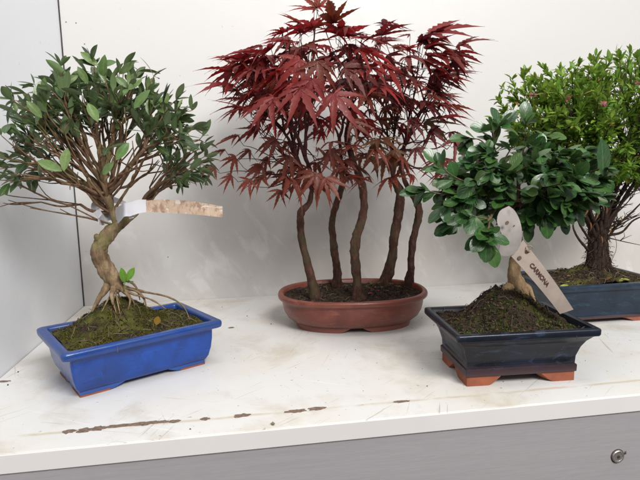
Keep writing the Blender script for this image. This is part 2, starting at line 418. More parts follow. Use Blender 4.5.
def feet(parent, root, ang, kind, W, D, r, inset, th, ztop, mat, span, bandmat=None):
    """four corner (or arc) feet with curved brackets"""
    lo = loop(kind, W, D, r, inset); li = loop(kind, W, D, r, inset+th); n = len(lo); R_ = Matrix.Rotation(ang, 4, 'Z')
    per = [0]
    for k in range(n): per.append(per[-1]+math.dist(lo[k][:2], lo[(k+1) % n][:2]))
    L = per[-1]
    if kind == 'oval': cents = [L*q for q in (.125, .375, .625, .875)]
    else:
        cents = []
        for c in range(4):
            ids = [k for k in range(n) if lo[k][2] == c]; cents.append(per[ids[len(ids)//2]])
    def pos(lst, s):
        s %= L
        for k in range(n):
            if per[k] <= s <= per[k+1]+1e-12:
                t = (s-per[k])/max(1e-9, per[k+1]-per[k]); a, b = lst[k], lst[(k+1) % n]
                return V((a[0]+(b[0]-a[0])*t, a[1]+(b[1]-a[1])*t, 0))
    for c in cents:
        mb = MB(); m = 36; vs = []
        for i in range(m+1):
            u = -1+2*i/m; s = c+u*span; e = abs(u)
            zb = 0 if e < .62 else ztop*.88*(1-math.cos((e-.62)/.38*math.pi/2))**.8
            po, pi = pos(lo, s), pos(li, s)
            for p, z in ((po, zb), (po, ztop), (pi, ztop), (pi, zb)): vs.append(root+R_ @ V((p.x, p.y, z)))
        fs = []
        for i in range(m):
            for k in range(4): a = i*4+k; b = i*4+(k+1) % 4; fs.append((a, a+4, b+4, b))
        fs.append((0, 1, 2, 3)); fs.append((m*4+3, m*4+2, m*4+1, m*4)); mb.add(vs, fs)
        mb.build('foot', mat, parent, sharp=35)
def soil(parent, root, ang, kind, W, D, r, inset, hf, mat, seed, rough=.0025, crumbs=600, name='soil'):
    lp = loop(kind, W, D, r, inset); n = len(lp); nr = 34; R_ = Matrix.Rotation(ang, 4, 'Z'); vs = [root+V((0, 0, hf(0, 0)))]; fs = []
    def H(x, y, q):
        h = hf(x, y); p = V((x, y, seed))
        h += rough*(noise.noise(p*45)+.6*noise.noise(p*110)+.45*noise.noise(p*260)); return h
    for j in range(1, nr+1):
        q = j/nr
        for (x, y, *_a) in lp: vs.append(root+R_ @ V((x*q, y*q, H(x*q, y*q, q))))
    for k in range(n): fs.append((0, 1+k, 1+(k+1) % n))
    for j in range(nr-1):
        for k in range(n): a = 1+j*n+k; b = 1+j*n+(k+1) % n; fs.append((a, a+n, b+n, b))
    mb = MB(); mb.add(vs, fs); so = mb.build(name, mat, parent)
    def surf(x, y):
        q = root+R_ @ V((x, y, H(x, y, 0))); return q
    rr = random.Random(seed)
    def inside(m=.97):
        k = rr.randrange(n); k2 = rr.random()**.55*m; f = rr.random(); a, b = lp[k], lp[(k+1) % n]
        return ((a[0]+(b[0]-a[0])*f)*k2, (a[1]+(b[1]-a[1])*f)*k2)
    if crumbs:
        mc = MB()
        for i in range(crumbs):
            x, y = inside(); c = surf(x, y); s = rr.uniform(.0004, .0015)*(1.9 if rr.random() < .12 else 1)
            b = rr.choice([(.02, .012, .008), (.035, .02, .012), (.06, .038, .024), (.10, .065, .04), (.015, .01, .008)])
            blob(mc, c+V((0, 0, s*.3)), s, rr, b)
        mc.build('soil_crumbs', M_crumb, so, smooth=False, attrs=True)['kind'] = 'stuff'
    return so, surf, inside, rr
ICO = None
def blob(mb, c, s, rr, col):
    ph = rr.random()*6; vs = []
    for d in ((1, 0, 0), (-.5, .87, 0), (-.5, -.87, 0), (0, 0, 1), (0, 0, -1), (.5, .87, .2)):
        k = s*rr.uniform(.6, 1.3); x, y = d[0]*math.cos(ph)-d[1]*math.sin(ph), d[0]*math.sin(ph)+d[1]*math.cos(ph)
        vs.append(c+V((x*k, y*k, d[2]*k)))
    mb.add(vs, [(0, 5, 3), (5, 1, 3), (1, 2, 3), (2, 0, 3), (0, 4, 5), (5, 4, 1), (1, 4, 2), (2, 4, 0)], col)
def moss(parent, surf, pts, rr, cols, h=(.0012, .003), name='moss'):
    mb = MB()
    for (x, y) in pts:
        c = surf(x, y)
        for k in range(rr.randint(4, 7)):
            d = V((rr.uniform(-1, 1), rr.uniform(-1, 1), rr.uniform(.5, 1.4))).normalized(); L = rr.uniform(*h)
            s = d.orthogonal().normalized()*L*rr.uniform(.12, .24); o = c+V((rr.uniform(-1, 1), rr.uniform(-1, 1), 0))*.0012
            b = rr.choice(cols); f = rr.uniform(.6, 1.3); b = tuple(v*f for v in b)
            mb.add([o-s-V((0, 0, .0005)), o+s-V((0, 0, .0005)), o+d*L*.6+s*.8, o+d*L], [(0, 1, 2), (0, 2, 3)], b)
    ob = mb.build(name, M_moss, parent, smooth=False, attrs=True); ob['kind'] = 'stuff'; return ob
def litter(parent, surf, inside, rr, n, name='root_fibres', col=((.16, .11, .07), (.07, .04, .025), (.24, .19, .12)), L=(.008, .028), lift=.003, rad=.00035):
    mb = MB()
    for i in range(n):
        x, y = inside(.9); a = rr.uniform(0, 6.28); l = rr.uniform(*L); pts = []; bend = rr.uniform(-1.5, 1.5)
        up = rr.uniform(0.2, 1)*lift
        for k in range(6):
            t = k/5; aa = a+bend*t; pts.append(surf(x, y)+V((0, 0, .0004+up*math.sin(t*3.1)))); x += math.cos(aa)*l/5; y += math.sin(aa)*l/5
        tube(mb, pts, [rad*rr.uniform(.6, 1.2)]*6, 4, col=rr.choice(col))
    ob = mb.build(name, M_crumb, parent, attrs=True); ob['kind'] = 'stuff'; return ob
# ------------------------------------------------------------------ leaves
def leaf(mb, p, d, nrm, L, Wd, shape, col, curl=.15, fold=.25, ns=7, lc2=None, twist=0.0):
    d = d.normalized(); s = d.cross(nrm)
    if s.length < 1e-4: s = d.orthogonal()
    s.normalize(); n = s.cross(d).normalized()
    vs = []; lc = []; r0 = rnd.random()
    for i in range(ns+1):
        t = i/ns; wv = shape(t)*Wd*.5; c = p+d*(L*t)-n*(curl*L*t*t)+s*(twist*L*t*t)
        for a in (-1, -.5, 0, .5, 1):
            vs.append(c+s*(a*wv)+n*(abs(a)*wv*fold)); lc.append((t, abs(a), r0))
    fs = []
    for i in range(ns):
        for k in range(4): a = i*5+k; fs.append((a, a+1, a+6, a+5))
    mb.add(vs, fs, col, lc)
ellip = lambda t: max(.02, math.sin(math.pi*min(1, t)**1.05))**.68
obov = lambda t: max(.05, math.sin(math.pi*min(1, t)**1.5))**.62 if t < .999 else .22
lance = lambda t: max(.02, math.sin(math.pi*t**.8))**1.2
def jit(c, rr, a=.2):
    f = 1+rr.uniform(-a, a); return (c[0]*f*(1+rr.uniform(-.15, .15)), c[1]*f, c[2]*f*(1+rr.uniform(-.15, .15)))
def rv(rr, a=1.0): return V((rr.uniform(-a, a), rr.uniform(-a, a), rr.uniform(-a, a)))
# recursive branching towards a cloud of tips
def branch(mb, p, tips, dirn, rr, out, rt=.0006, pw=.42, frac=(.22, .4), jitter=.1, n=6, rmax=.006, kink=.06, depth=0):
    if len(tips) == 1:
        tip = tips[0]; L = (tip-p).length
        mid = p+(tip-p)*.5+rv(rr, 1)*L*kink+dirn*L*.12
        pts = catmull([p, mid, tip], 4); tube(mb, pts, lerpl([rt*1.25, rt*1.05, rt*.6], 4), 5, .25, seed=depth, freq=200); out.append(pts); return
    k = 2 if len(tips) < 5 or rr.random() < .65 else 3
    cs = rr.sample(tips, k)
    for it in range(4):
        gr = [[] for _ in cs]
        for t in tips: gr[min(range(len(cs)), key=lambda i: ((t-p).normalized()-(cs[i]-p).normalized()).length*1.0+(t-cs[i]).length*2)].append(t)
        gr = [g for g in gr if g]; cs = [sum(g, V())/len(g) for g in gr]
    if len(gr) == 1:
        h = len(tips)//2; tt = sorted(tips, key=lambda q: q.x); gr = [tt[:h], tt[h:]]
    for g in gr:
        c = sum(g, V())/len(g); near = min((t-p).length for t in g)
        f = rr.uniform(*frac); 
        if len(g) == 1: branch(mb, p, g, dirn, rr, out, rt, pw, frac, jitter, n, rmax, kink, depth+1); continue
        stp = min((c-p).length*f, near*.8); q = p+(c-p).normalized()*stp
        q += rv(rr, 1)*stp*jitter + dirn*stp*.1
        r0 = min(rmax, rt*(len(g))**pw*1.25); 
        mid = (p+q)/2+rv(rr, 1)*stp*kink+dirn*stp*.06
        pts = catmull([p, mid, q], 4); tube(mb, pts, lerpl([min(rmax, r0*1.12), r0, r0*.92], 4), 8 if r0 > .0015 else 6, .28, seed=depth, freq=120)
        if len(g) < 5: out.append(pts)
        branch(mb, q, g, (q-p).normalized(), rr, out, rt, pw, frac, jitter, n, rmax, kink, depth+1)

# ================================================================== 1. blue pot, olive-leaved bonsai
RA = V((.1615, -.3560, 0)); AA = math.radians(30.3)
blue = thing('potted_bonsai', 'bonsai with curved tan trunk and narrow dark green leaves in bright blue rectangular pot', 'bonsai', RA, 'bonsai plants on the shelf')
mb = MB(); loft(mb, RA, AA, 'rect', .0965, .0675, .006, [(.0055, .024), (.0057, .0205)]+dens([(.0068, .0185), (.0125, .0150), (.024, .0120), (.036, .0105), (.0470, .0100), (.0492, .0085)], 3)+
     [(.0502, .0030), (.0515, .0006), (.0540, 0), (.0575, 0), (.0592, .0008), (.0600, .0024), (.0600, .0085), (.0594, .0100), (.0570, .0110), (.030, .0130)])
pot = mb.build('pot', M_blue, blue, sharp=50)
feet(pot, RA, AA, 'rect', .0965, .0675, .006, .0192, .010, .0066, M_blue, .050)
def hA(x, y): return .0535+.039*math.exp(-((x+.012)**2/.0024+(y-.008)**2/.0014))
sA, surfA, inA, rrA = soil(blue, RA, AA, 'rect', .0965, .0675, .006, .0122, hA, M_soilA, 3, .0030, 1500)
# terracotta soles
for o in [c for c in pot.children if c.name.startswith('foot')]:
    mb = MB(); vs = [o.data.vertices[i].co.copy() for i in range(len(o.data.vertices))]
    m = len(vs)//4; q = []
    for i in range(m):
        a, b = vs[i*4], vs[i*4+3]
        if a.z < .0005: q.append((a, b))
    vv = []
    for a, b in q:
        dz = V((a.x-b.x, a.y-b.y, 0)).normalized()*.0005
        vv += [V((a.x, a.y, .0022))+dz, V((a.x, a.y, .0001))+dz*.2, V((b.x, b.y, .0001)), V((b.x, b.y, .0022))]
    fs = [(i*4+k, i*4+k+4, i*4+(k+1) % 4+4, i*4+(k+1) % 4) for i in range(len(q)-1) for k in range(4)]+[(0, 1, 2, 3), tuple(len(vv)-4+k for k in (3, 2, 1, 0))]
    mb.add(vv, fs); mb.build('unglazed_sole', M_terra, o, sharp=40)
gp = [inA(.98) for _ in range(5200)]
gp = [q for q in gp if noise.noise(V((q[0]*34, q[1]*34, 5))) > .0+.9*max(0, abs(q[0]-.01)-.055)*8]
moss(blue, surfA, gp, rrA, [(.075, .088, .014), (.14, .150, .022), (.045, .055, .010), (.17, .13, .03), (.09, .05, .02)])
litter(blue, surfA, inA, rrA, 110, L=(.008, .03), lift=.004)
# trunk
YA = -.352
def PA(x, y, dy=0): return at(x, y, YA+dy)
tp = [PA(121, 291), PA(112, 279), PA(103, 264), PA(99, 250, -.004), PA(104, 239, -.004), PA(115, 228), PA(124, 218, .004), PA(126, 209, .004)]
rad = [.0076, .0100, .0102, .0096, .0092, .0080, .0066, .0050]
mb = MB(); tube(mb, catmull(tp, 8), lerpl(rad, 8), 26, .26, seed=2, freq=110)
tube(mb, catmull([PA(104, 243, -.004), PA(98, 238, -.010), PA(96, 235, -.013)], 4), lerpl([.0055, .0048, .0030], 4), 10, .2)
# the two leaders that cross behind the label
tube(mb, catmull([PA(118, 226), PA(113, 214, .004), PA(109, 204), PA(106, 190)], 6), lerpl([.0052, .0046, .0050, .0046], 6), 12, .2, seed=4)
tube(mb, catmull([PA(120, 225), PA(131, 217, .006), PA(138, 211, .01), PA(146, 199, .012)], 6), lerpl([.0058, .0042, .0030, .0024], 6), 12, .2, seed=5)
trunkA = mb.build('trunk', M_barkA, blue)
mb = MB()
def root(mb, pts, rads, seed=0): tube(mb, catmull(pts, 6), lerpl([r*(1 if i == 0 else .78) for i, r in enumerate(rads)], 6), 10, .34, seed=seed, freq=110)
root(mb, [PA(110, 281), PA(105, 290, -.006), PA(98, 300, -.014), PA(92, 312, -.020)], [.0062, .0052, .0040, .0016], 1)
root(mb, [PA(116, 283), PA(122, 290, -.008), PA(130, 298, -.012), PA(128, 311, -.016)], [.0048, .0030, .0022, .0010], 2)
root(mb, [PA(117, 284), PA(112, 293, -.016), PA(113, 305, -.028)], [.0050, .0036, .0014], 3)
root(mb, [PA(120, 287), PA(134, 290, -.004), PA(143, 297, -.008), PA(147, 309, -.012)], [.0038, .0022, .0020, .0010], 4)
root(mb, [PA(121, 287), PA(145, 292, .004), PA(168, 297, .0), PA(183, 306, -.004), PA(190, 320, -.010)], [.0036, .0020, .0015, .0013, .0009], 5)
root(mb, [PA(121, 289), PA(133, 294, -.012), PA(152, 300, -.012), PA(166, 309, -.016)], [.003, .0018, .0014, .0008], 6)
for i in range(8):
    a_ = rnd.uniform(-2.6, .6) if i % 3 else rnd.uniform(0, 6.28); b0 = PA(117+rnd.uniform(-6, 7), 284+rnd.uniform(-3, 4), -.006); l_ = rnd.uniform(.012, .034)
    e_ = V((b0.x+math.cos(a_)*l_, b0.y+math.sin(a_)*l_*.7, 0)); loc_ = Matrix.Rotation(-AA, 4, 'Z') @ (e_-RA); e_.z = hA(loc_.x, loc_.y)-.002
    m1 = b0.lerp(e_, .45)+V((0, 0, rnd.uniform(-.001, .006)))+rv(rnd, .003)
    root(mb, [b0, m1, e_.lerp(m1, .3)+rv(rnd, .003), e_], [.0016, .0011, .0009, .0005], 20+i)
root(mb, [PA(116, 284), PA(127, 281, -.004), PA(136, 287, -.004), PA(140, 300, 0)], [.0035, .0020, .0016, .0008], 7)
mb.build('root', M_barkA, blue)
# crown: tips
rr = random.Random(5)
tipsA = []
cA = PA(104, 150)
fork = PA(108, 196)
while len(tipsA) < 255:
    a = rr.uniform(-1.15, 1.15)*math.pi/2; b = rr.uniform(-1, 1)
    # direction fan: up / out, front-back limited
    x = math.sin(a)*1.0; z = math.cos(a); y = b*.85
    d = V((x, y*math.sqrt(1-.35*z*z), z)); d.normalize()
    k = rr.uniform(.45, 1.0)**.7
    q = V((cA.x+.003+d.x*.127*k, YA+d.y*.105*k, cA.z-.018+d.z*.122*k))
    if q.z < cA.z-.040 or (q.z < cA.z-.01 and abs(d.x) < .6): continue
    if min([9]+[(q-a_).length for a_ in tipsA]) < .0085: continue
    if q.x < .014: continue
    tipsA.append(q)
bare = []
for i in range(60):
    a = rr.uniform(-1.5, 1.5); k = rr.uniform(.35, .75); bare.append(V((cA.x+.003+math.sin(a)*.125*k, YA+rr.uniform(-.08, .06), cA.z-.030+math.cos(a)*.11*k)))
for (x, y, dy) in [(-4, 208, -.02), (3, 203, .0), (-2, 192, .03), (20, 178, -.05), (203, 152, 0), (197, 168, .02), (180, 185, -.02), (92, 60, 0), (124, 66, 0), (34, 84, 0), (150, 92, .03), (176, 100, 0), (60, 82, .03), (14, 100, 0), (108, 148, -.10), (45, 165, -.09), (150, 170, -.07), (70, 190, -.08)]:
    tipsA.append(PA(x, y, dy))
mb = MB(); segs = []
f2 = PA(141, 205, .012)
def fan(src, tips, k, **kw):
    global segs
    cs = rr.sample(tips, k)
    for it in range(6):
        gr = [[] for _ in cs]
        for t in tips: gr[min(range(len(cs)), key=lambda i: ((t-src).normalized()-(cs[i]-src).normalized()).length)].append(t)
        gr = [g for g in gr if g]; cs = [sum(g, V())/len(g) for g in gr]
    for g, c in zip(gr, cs):
        if src is fork: src2 = PA(109, 205).lerp(PA(106, 186), rr.random()) if rr.random() < .7 else PA(112, 213, .003)
        else: src2 = src
        o = src2+(c-src2).normalized()*rr.uniform(.004, .016)+rv(rr, .002)
        q = o+(c-o)*rr.uniform(.24, .40)+rv(rr, .004); r0 = .00085*len(g)**.36*1.0
        m_ = (src2+q)/2+rv(rr, .005); tube(mb, catmull([src2, m_, q], 5), lerpl([r0*1.35, r0*1.1, r0], 5), 8, .25, seed=len(g), freq=130)
        branch(mb, q, g, (q-src).normalized(), rr, segs, **kw)
far = [t for t in tipsA if t.x > PA(150, 0).x and t.z < cA.z+.005]
fan(fork, [t for t in tipsA if t not in far], 20, rt=.00072, pw=.36, frac=(.25, .5), rmax=.0026, jitter=.20, kink=.11)
_sg = segs; segs = []
fan(fork, bare, 14, rt=.0008, pw=.36, frac=(.25, .5), rmax=.0024, jitter=.25, kink=.14); segs = _sg
fan(f2, far, 6, rt=.00075, pw=.40, frac=(.2, .4), rmax=.0026)
f3 = PA(118, 226)
branch(mb, f3, [PA(30, 208, -.03), PA(8, 200, -.01), PA(50, 200, -.05), PA(60, 209, -.04)], V((-.8, 0, .5)), rr, [], rt=.0008, frac=(.3, .5))
tw = mb.build('branches', M_twigA, blue)
mb = MB()
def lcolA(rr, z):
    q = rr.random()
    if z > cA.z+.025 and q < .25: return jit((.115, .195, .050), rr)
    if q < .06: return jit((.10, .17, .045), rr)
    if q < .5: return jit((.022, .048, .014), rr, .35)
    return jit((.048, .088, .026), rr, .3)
for pts in segs:
    if (pts[-1]-fork).length < .06 or pts[-1].z < cA.z-.055 and rr.random() < .6: continue
    if pts[-1].z < cA.z-.005 and abs(pts[-1].x-cA.x) < .07 and rr.random() < .8: continue
    end = pts[-1]; dd = (pts[-1]-pts[-3]).normalized(); L0 = (pts[-1]-pts[0]).length
    m = rr.randint(2, 5) if end.z > cA.z+.02 else rr.randint(1, 3); outw = (end-V((fork.x, fork.y, fork.z+.0))).normalized()
    for k in range(m):
        t = 1-rr.random()*.45*min(1, .028/L0*1.6) if k > 2 else 1
        i = min(len(pts)-1.001, t*(len(pts)-1)); p = pts[int(i)].lerp(pts[int(i)+1], i-int(i))
        d = (dd*.45+outw*.4+rv(rr, 1.0)*1.0).normalized()
        nn = (V((0, 0, 1))+rv(rr, .9)+outw*.2)
        L = rr.uniform(.013, .026)
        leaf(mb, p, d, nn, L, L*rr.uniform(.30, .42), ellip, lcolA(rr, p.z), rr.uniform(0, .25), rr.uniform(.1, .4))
# a few big light leaves seen broadside on top
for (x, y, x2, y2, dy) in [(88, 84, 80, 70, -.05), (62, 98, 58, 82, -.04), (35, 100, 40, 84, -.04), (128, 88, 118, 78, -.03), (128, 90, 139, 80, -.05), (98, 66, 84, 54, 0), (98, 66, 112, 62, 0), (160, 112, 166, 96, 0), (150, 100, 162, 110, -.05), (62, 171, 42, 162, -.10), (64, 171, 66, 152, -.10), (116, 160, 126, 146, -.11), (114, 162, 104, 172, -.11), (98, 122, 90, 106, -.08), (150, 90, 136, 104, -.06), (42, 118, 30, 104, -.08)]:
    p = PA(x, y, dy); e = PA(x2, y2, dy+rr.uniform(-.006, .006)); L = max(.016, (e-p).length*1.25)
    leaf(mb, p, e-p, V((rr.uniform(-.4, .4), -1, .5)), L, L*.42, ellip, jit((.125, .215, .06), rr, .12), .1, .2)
mb.build('foliage', M_leafO, blue, attrs=True)
# sucker sprout at the base
sp = bpy.data.objects.new('sprout', None); 
mb = MB(); p = PA(124, 291, -.012)
tube(mb, catmull([p, PA(125, 280, -.012), PA(125, 274, -.012)], 4), .0006, 6, col=(.2, .3, .08))
leaf(mb, PA(125, 283, -.012), PA(121, 267, -.014)-PA(125, 283, -.012), V((.2, -1, .2)), .020, .0085, ellip, (.15, .34, .035), .05, .15)
leaf(mb, PA(127, 281, -.012), PA(133, 269, -.012)-PA(127, 281, -.012), V((-.2, -1, .4)), .019, .0095, ellip, (.17, .38, .04), .1, .15)
leaf(mb, PA(127, 283, -.012), V((.8, -.2, .2)), V((0, -.2, 1)), .009, .006, ellip, (.10, .18, .03), .1, .15)
mb.build('sprout', M_leafR, blue, attrs=True)
# small weeds in moss
mb = MB()
for i in range(80):
    x, y = inA(.9); c = surfA(x, y)
    for k in range(rr.randint(2, 4)):
        a = rr.uniform(0, 6.28); leaf(mb, c, V((math.cos(a), math.sin(a), rr.uniform(.4, 1.4))), V((0, 0, 1)), rr.uniform(.003, .008), rr.uniform(.001, .0022), lance, jit((.13, .19, .04), rr), .3, .2, 4)
mb.build('weeds', M_leafR, blue, attrs=True)['kind'] = 'stuff'
# yellow leaf
mb = MB(); p = at(156.5, 325, RA.y-.022); leaf(mb, p, V((.25, -.1, 1)), V((.1, -1, .3)), .0125, .0085, ellip, (.52, .29, .055), -.1, .25)
mb.build('fallen_leaf', M_leafR, attrs=True); tag(bpy.data.objects['fallen_leaf'], 'dry yellow leaf lying on the moss in the blue pot', 'leaf')

# ================================================================== 2. oval pot, red maple group
RB = V((.4820, -.2150, 0)); AB = math.radians(-6)
mp = thing('potted_bonsai', 'group of five red-leaved maples planted in low reddish brown oval pot', 'bonsai', RB, 'bonsai plants on the shelf')
mb = MB(); loft(mb, RB, AB, 'oval', .1215, .0885, 0, [(.0060, .036)]+dens([(.0062, .0300), (.0100, .0225), (.0170, .0145), (.0260, .0095), (.036, .0072), (.0440, .0066)], 3)+
     [(.0452, .0050), (.0460, .0022), (.0480, .0003), (.0510, 0), (.0535, .0007), (.0550, .0026), (.0553, .0052), (.0546, .0078), (.0525, .0092), (.0300, .0130)])
pot = mb.build('pot', M_red, mp, sharp=60)
feet(pot, RB, AB, 'oval', .1215, .0885, 0, .0275, .009, .0090, M_red, .056)
def hB(x, y): return .0485+.004*math.exp(-(x*x/.004+y*y/.0012))
sB, surfB, inB, rrB = soil(mp, RB, AB, 'oval', .1215, .0885, 0, .0115, hB, M_soilB, 8, .0026, 2200)
litter(mp, surfB, inB, rrB, 60, lift=.003)
rr = random.Random(21)
TR = []
def mtrunk(base, path, rads, seed, drift=0.0):
    b = atz(base[0], base[1], .048); pts = [b-V((0, 0, .006)), b+V((0, 0, .001))]
    for i, (x, y) in enumerate(path): pts.append(at(x, y, b.y+drift*(i+1)/len(path)))
    mb = MB(); cp = catmull(pts, 9); rl = lerpl([rads[0]*1.75, rads[0]*1.30]+rads[1:], 9)
    rl = [r*(1+.10*noise.noise(V((i*.23, seed*3.1, 0)))+.16*max(0, noise.noise(V((i*.11, seed*7.7, 2)))-.15)) for i, r in enumerate(rl)]
    cp = [p+V((.0008*noise.noise(V((i*.16, seed, 5))), .001*noise.noise(V((i*.16, seed, 9))), 0)) for i, p in enumerate(cp)]
    tube(mb, cp, rl, 16, .26, seed=seed, freq=85)
    o = mb.build('trunk', M_barkM, mp); TR.append((pts[-1], o)); return pts
mtrunk((316, 300), [(309, 270), (302, 240), (300, 220), (302, 211), (309, 203), (312, 190)], [.0072, .0062, .0054, .0056, .0062, .0042, .0036, ], 1, .02)
mtrunk((338, 287), [(336, 262), (333, 240), (332, 222), (336, 205), (342, 185), (341, 165)], [.0075, .0068, .0058, .0056, .0056, .0048, .0042], 2, 0)
mtrunk((359, 300), [(357, 280), (355, 258), (355, 243), (360, 225), (364, 205), (361, 182), (352, 158), (346, 135)], [.0086, .0074, .0070, .0078, .0070, .0062, .0056, .0050, .0040], 3, .03)
mtrunk((385, 285), [(391, 262), (394, 240), (397, 222), (400, 203), (399, 190), (393, 175), (392, 158)], [.0095, .0082, .0076, .0080, .0082, .0066, .0044, .0040], 4, -.02)
mtrunk((409, 286), [(411, 262), (413, 240), (418, 220), (418, 205), (410, 192), (404, 178), (400, 162)], [.0070, .0060, .0060, .0064, .0060, .0044, .0038, .0034], 5, -.01)
# leaf anchors: (px, py, Y, direction px/py of middle lobe, size, facing)
YM = -.22
anch = []
def A(x, y, Y, dx, dy, L, face='side'): anch.append((at(x, y, Y), (dx, dy), L, face))
for a in [(318, 8, -.22, -.3, -1, .036, 'up'), (316, 6, -.22, 1, -.1, .032, 'side'), (314, 10, -.22, -1, -.35, .048, 'side'), (300, 26, -.24, -1, .15, .045, 'side'),
          (296, 50, -.25, -1, .5, .055, 'side'), (262, 46, -.24, -1, .35, .05, 'side'), (262, 62, -.26, -1, .5, .055, 'front'), (275, 78, -.27, -1, .55, .07, 'side'),
          (252, 80, -.24, -1, .5, .06, 'side'), (268, 92, -.28, -.55, 1, .065, 'front'), (270, 112, -.25, -1, .6, .05, 'side'), (245, 64, -.21, -1, .3, .045, 'side'),
          (238, 136, -.24, -1, .25, .045, 'side'), (236, 158, -.22, -1, .3, .042, 'front'), (262, 166, -.25, -.7, .7, .045, 'front'), (215, 168, -.22, -1, .35, .035, 'front'), (290, 156, -.27, -.4, 1, .045, 'front'), (250, 150, -.18, -1, .6, .04, 'side'),
          (316, 174, -.32, .15, 1, .055, 'front'), (312, 172, -.31, -.6, .8, .05, 'front'), (326, 178, -.33, .6, .8, .048, 'front'), (338, 168, -.28, .5, 1, .04, 'front'), (280, 190, -.28, -.5, 1, .035, 'front'),
          (300, 88, -.36, -.2, 1, .070, 'front'), (312, 80, -.36, -.1, 1, .060, 'front'), (334, 94, -.37, .7, .9, .074, 'front'), (352, 122, -.34, .9, .6, .048, 'front'), (274, 98, -.35, -.8, .9, .066, 'front'), (318, 62, -.34, .3, 1, .06, 'front'), (345, 68, -.34, 1, .4, .07, 'front'), (360, 50, -.33, 1, .35, .07, 'side'), (300, 60, -.33, -.6, .6, .065, 'front'),
          (430, 34, -.27, 1, -.22, .088, 'side'), (424, 40, -.26, 1, .18, .066, 'side'), (420, 42, -.26, 1, .5, .045, 'side'), (410, 35, -.24, -.6, 0, .03, 'side'), (432, 66, -.22, 1, -.1, .028, 'side'), (432, 72, -.23, 1, .15, .045, 'side'),
          (436, 92, -.22, 1, .1, .055, 'side'), (440, 104, -.24, 1, .45, .045, 'side'), (428, 84, -.2, 1, .3, .045, 'side'), (448, 118, -.2, 1, .2, .045, 'side'), (440, 96, -.16, 1, -.1, .05, 'side'),
          (410, 120, -.26, .8, .8, .05, 'front'), (415, 148, -.26, .5, 1, .045, 'front'), (395, 150, -.27, .3, 1, .045, 'front'), (385, 158, -.26, -.2, 1, .04, 'front'), (430, 130, -.24, 1, .7, .045, 'front'), (375, 140, -.28, 0, 1, .045, 'front'), (232, 176, -.24, -1, .4, .036, 'front'), (250, 180, -.26, -.6, .8, .036, 'front'), (272, 172, -.20, -1, .5, .05, 'side'), (285, 176, -.2, -.3, 1, .045, 'front'), (225, 150, -.2, -1, .2, .04, 'side'), (300, 165, -.24, -1, .6, .05, 'side'), (330, 150, -.30, .2, 1, .05, 'front'), (345, 160, -.26, .8, .7, .04, 'front'), (258, 128, -.22, -1, .4, .05, 'side'), (275, 140, -.28, -.8, .5, .05, 'front'), (240, 108, -.2, -1, .5, .045, 'side'), (450, 60, -.2, 1, .1, .05, 'side'), (455, 140, -.18, 1, .4, .04, 'side'), (290, 40, -.2, -1, .2, .05, 'side'), (340, 36, -.2, .6, -.3, .04, 'side'), (375, 40, -.2, 1, .1, .05, 'side'), (252, 70, -.3, -1, .45, .055, 'side')]: A(*a)
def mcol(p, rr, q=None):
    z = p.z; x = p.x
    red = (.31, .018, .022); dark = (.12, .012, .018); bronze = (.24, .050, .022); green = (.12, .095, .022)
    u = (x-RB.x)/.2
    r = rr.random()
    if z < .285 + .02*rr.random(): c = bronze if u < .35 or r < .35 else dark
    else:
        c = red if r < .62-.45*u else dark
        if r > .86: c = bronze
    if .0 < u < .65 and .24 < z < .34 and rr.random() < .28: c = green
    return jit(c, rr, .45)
def maple(mb, p, d, nrm, L, col, rr, nl=7, droop=.3):
    d = d.normalized(); s = d.cross(nrm)
    if s.length < 1e-3: s = d.orthogonal()
    s.normalize(); n = s.cross(d).normalized()
    if n.dot(nrm) < 0: n = -n
    angs = [0, 33, -33, 68, -68, 108, -108][:nl]; ls = [1, .92, .92, .70, .70, .34, .34]
    r0 = rr.random()
    for ai, (a, l) in enumerate(zip(angs, ls)):
        a = math.radians(a+rr.uniform(-7, 7)); l = L*l*rr.uniform(.85, 1.08)
        ld = d*math.cos(a)+s*math.sin(a); ls_ = n.cross(ld).normalized()
        dr = droop*rr.uniform(.3, 1.7); sw = rr.uniform(-.22, .22); W = l*rr.uniform(.068, .104); fold = rr.uniform(.1, .8)
        vs = []; lc = []; ns = 13
        for i in range(ns+1):
            t = i/ns
            w = W*(max(0.0, math.sin(math.pi*min(1, t*.98+.02)**.72))**1.15)*(1+(.24 if i % 2 else -.14)*(t > .2)) + (.10*W if t < .3 else 0)+.00008
            if t > .72: w *= 1-(t-.72)*1.4
            c = p+ld*(l*t)-n*(dr*l*t*t)+ls_*(sw*l*t*t)-V((0, 0, 1))*(dr*.35*l*t*t)
            tc_ = -(l*.012 if i % 2 else 0)
            vs += [c-ls_*w+n*(w*fold)+ld*tc_, c, c+ls_*w+n*(w*fold)+ld*tc_]; lc += [(t, .9, r0), (t, 0, r0), (t, .9, r0)]
        fs = []
        for i in range(ns):
            for k in range(2): b = i*3+k; fs.append((b, b+1, b+4, b+3))
        mb.add(vs, fs, col, lc)
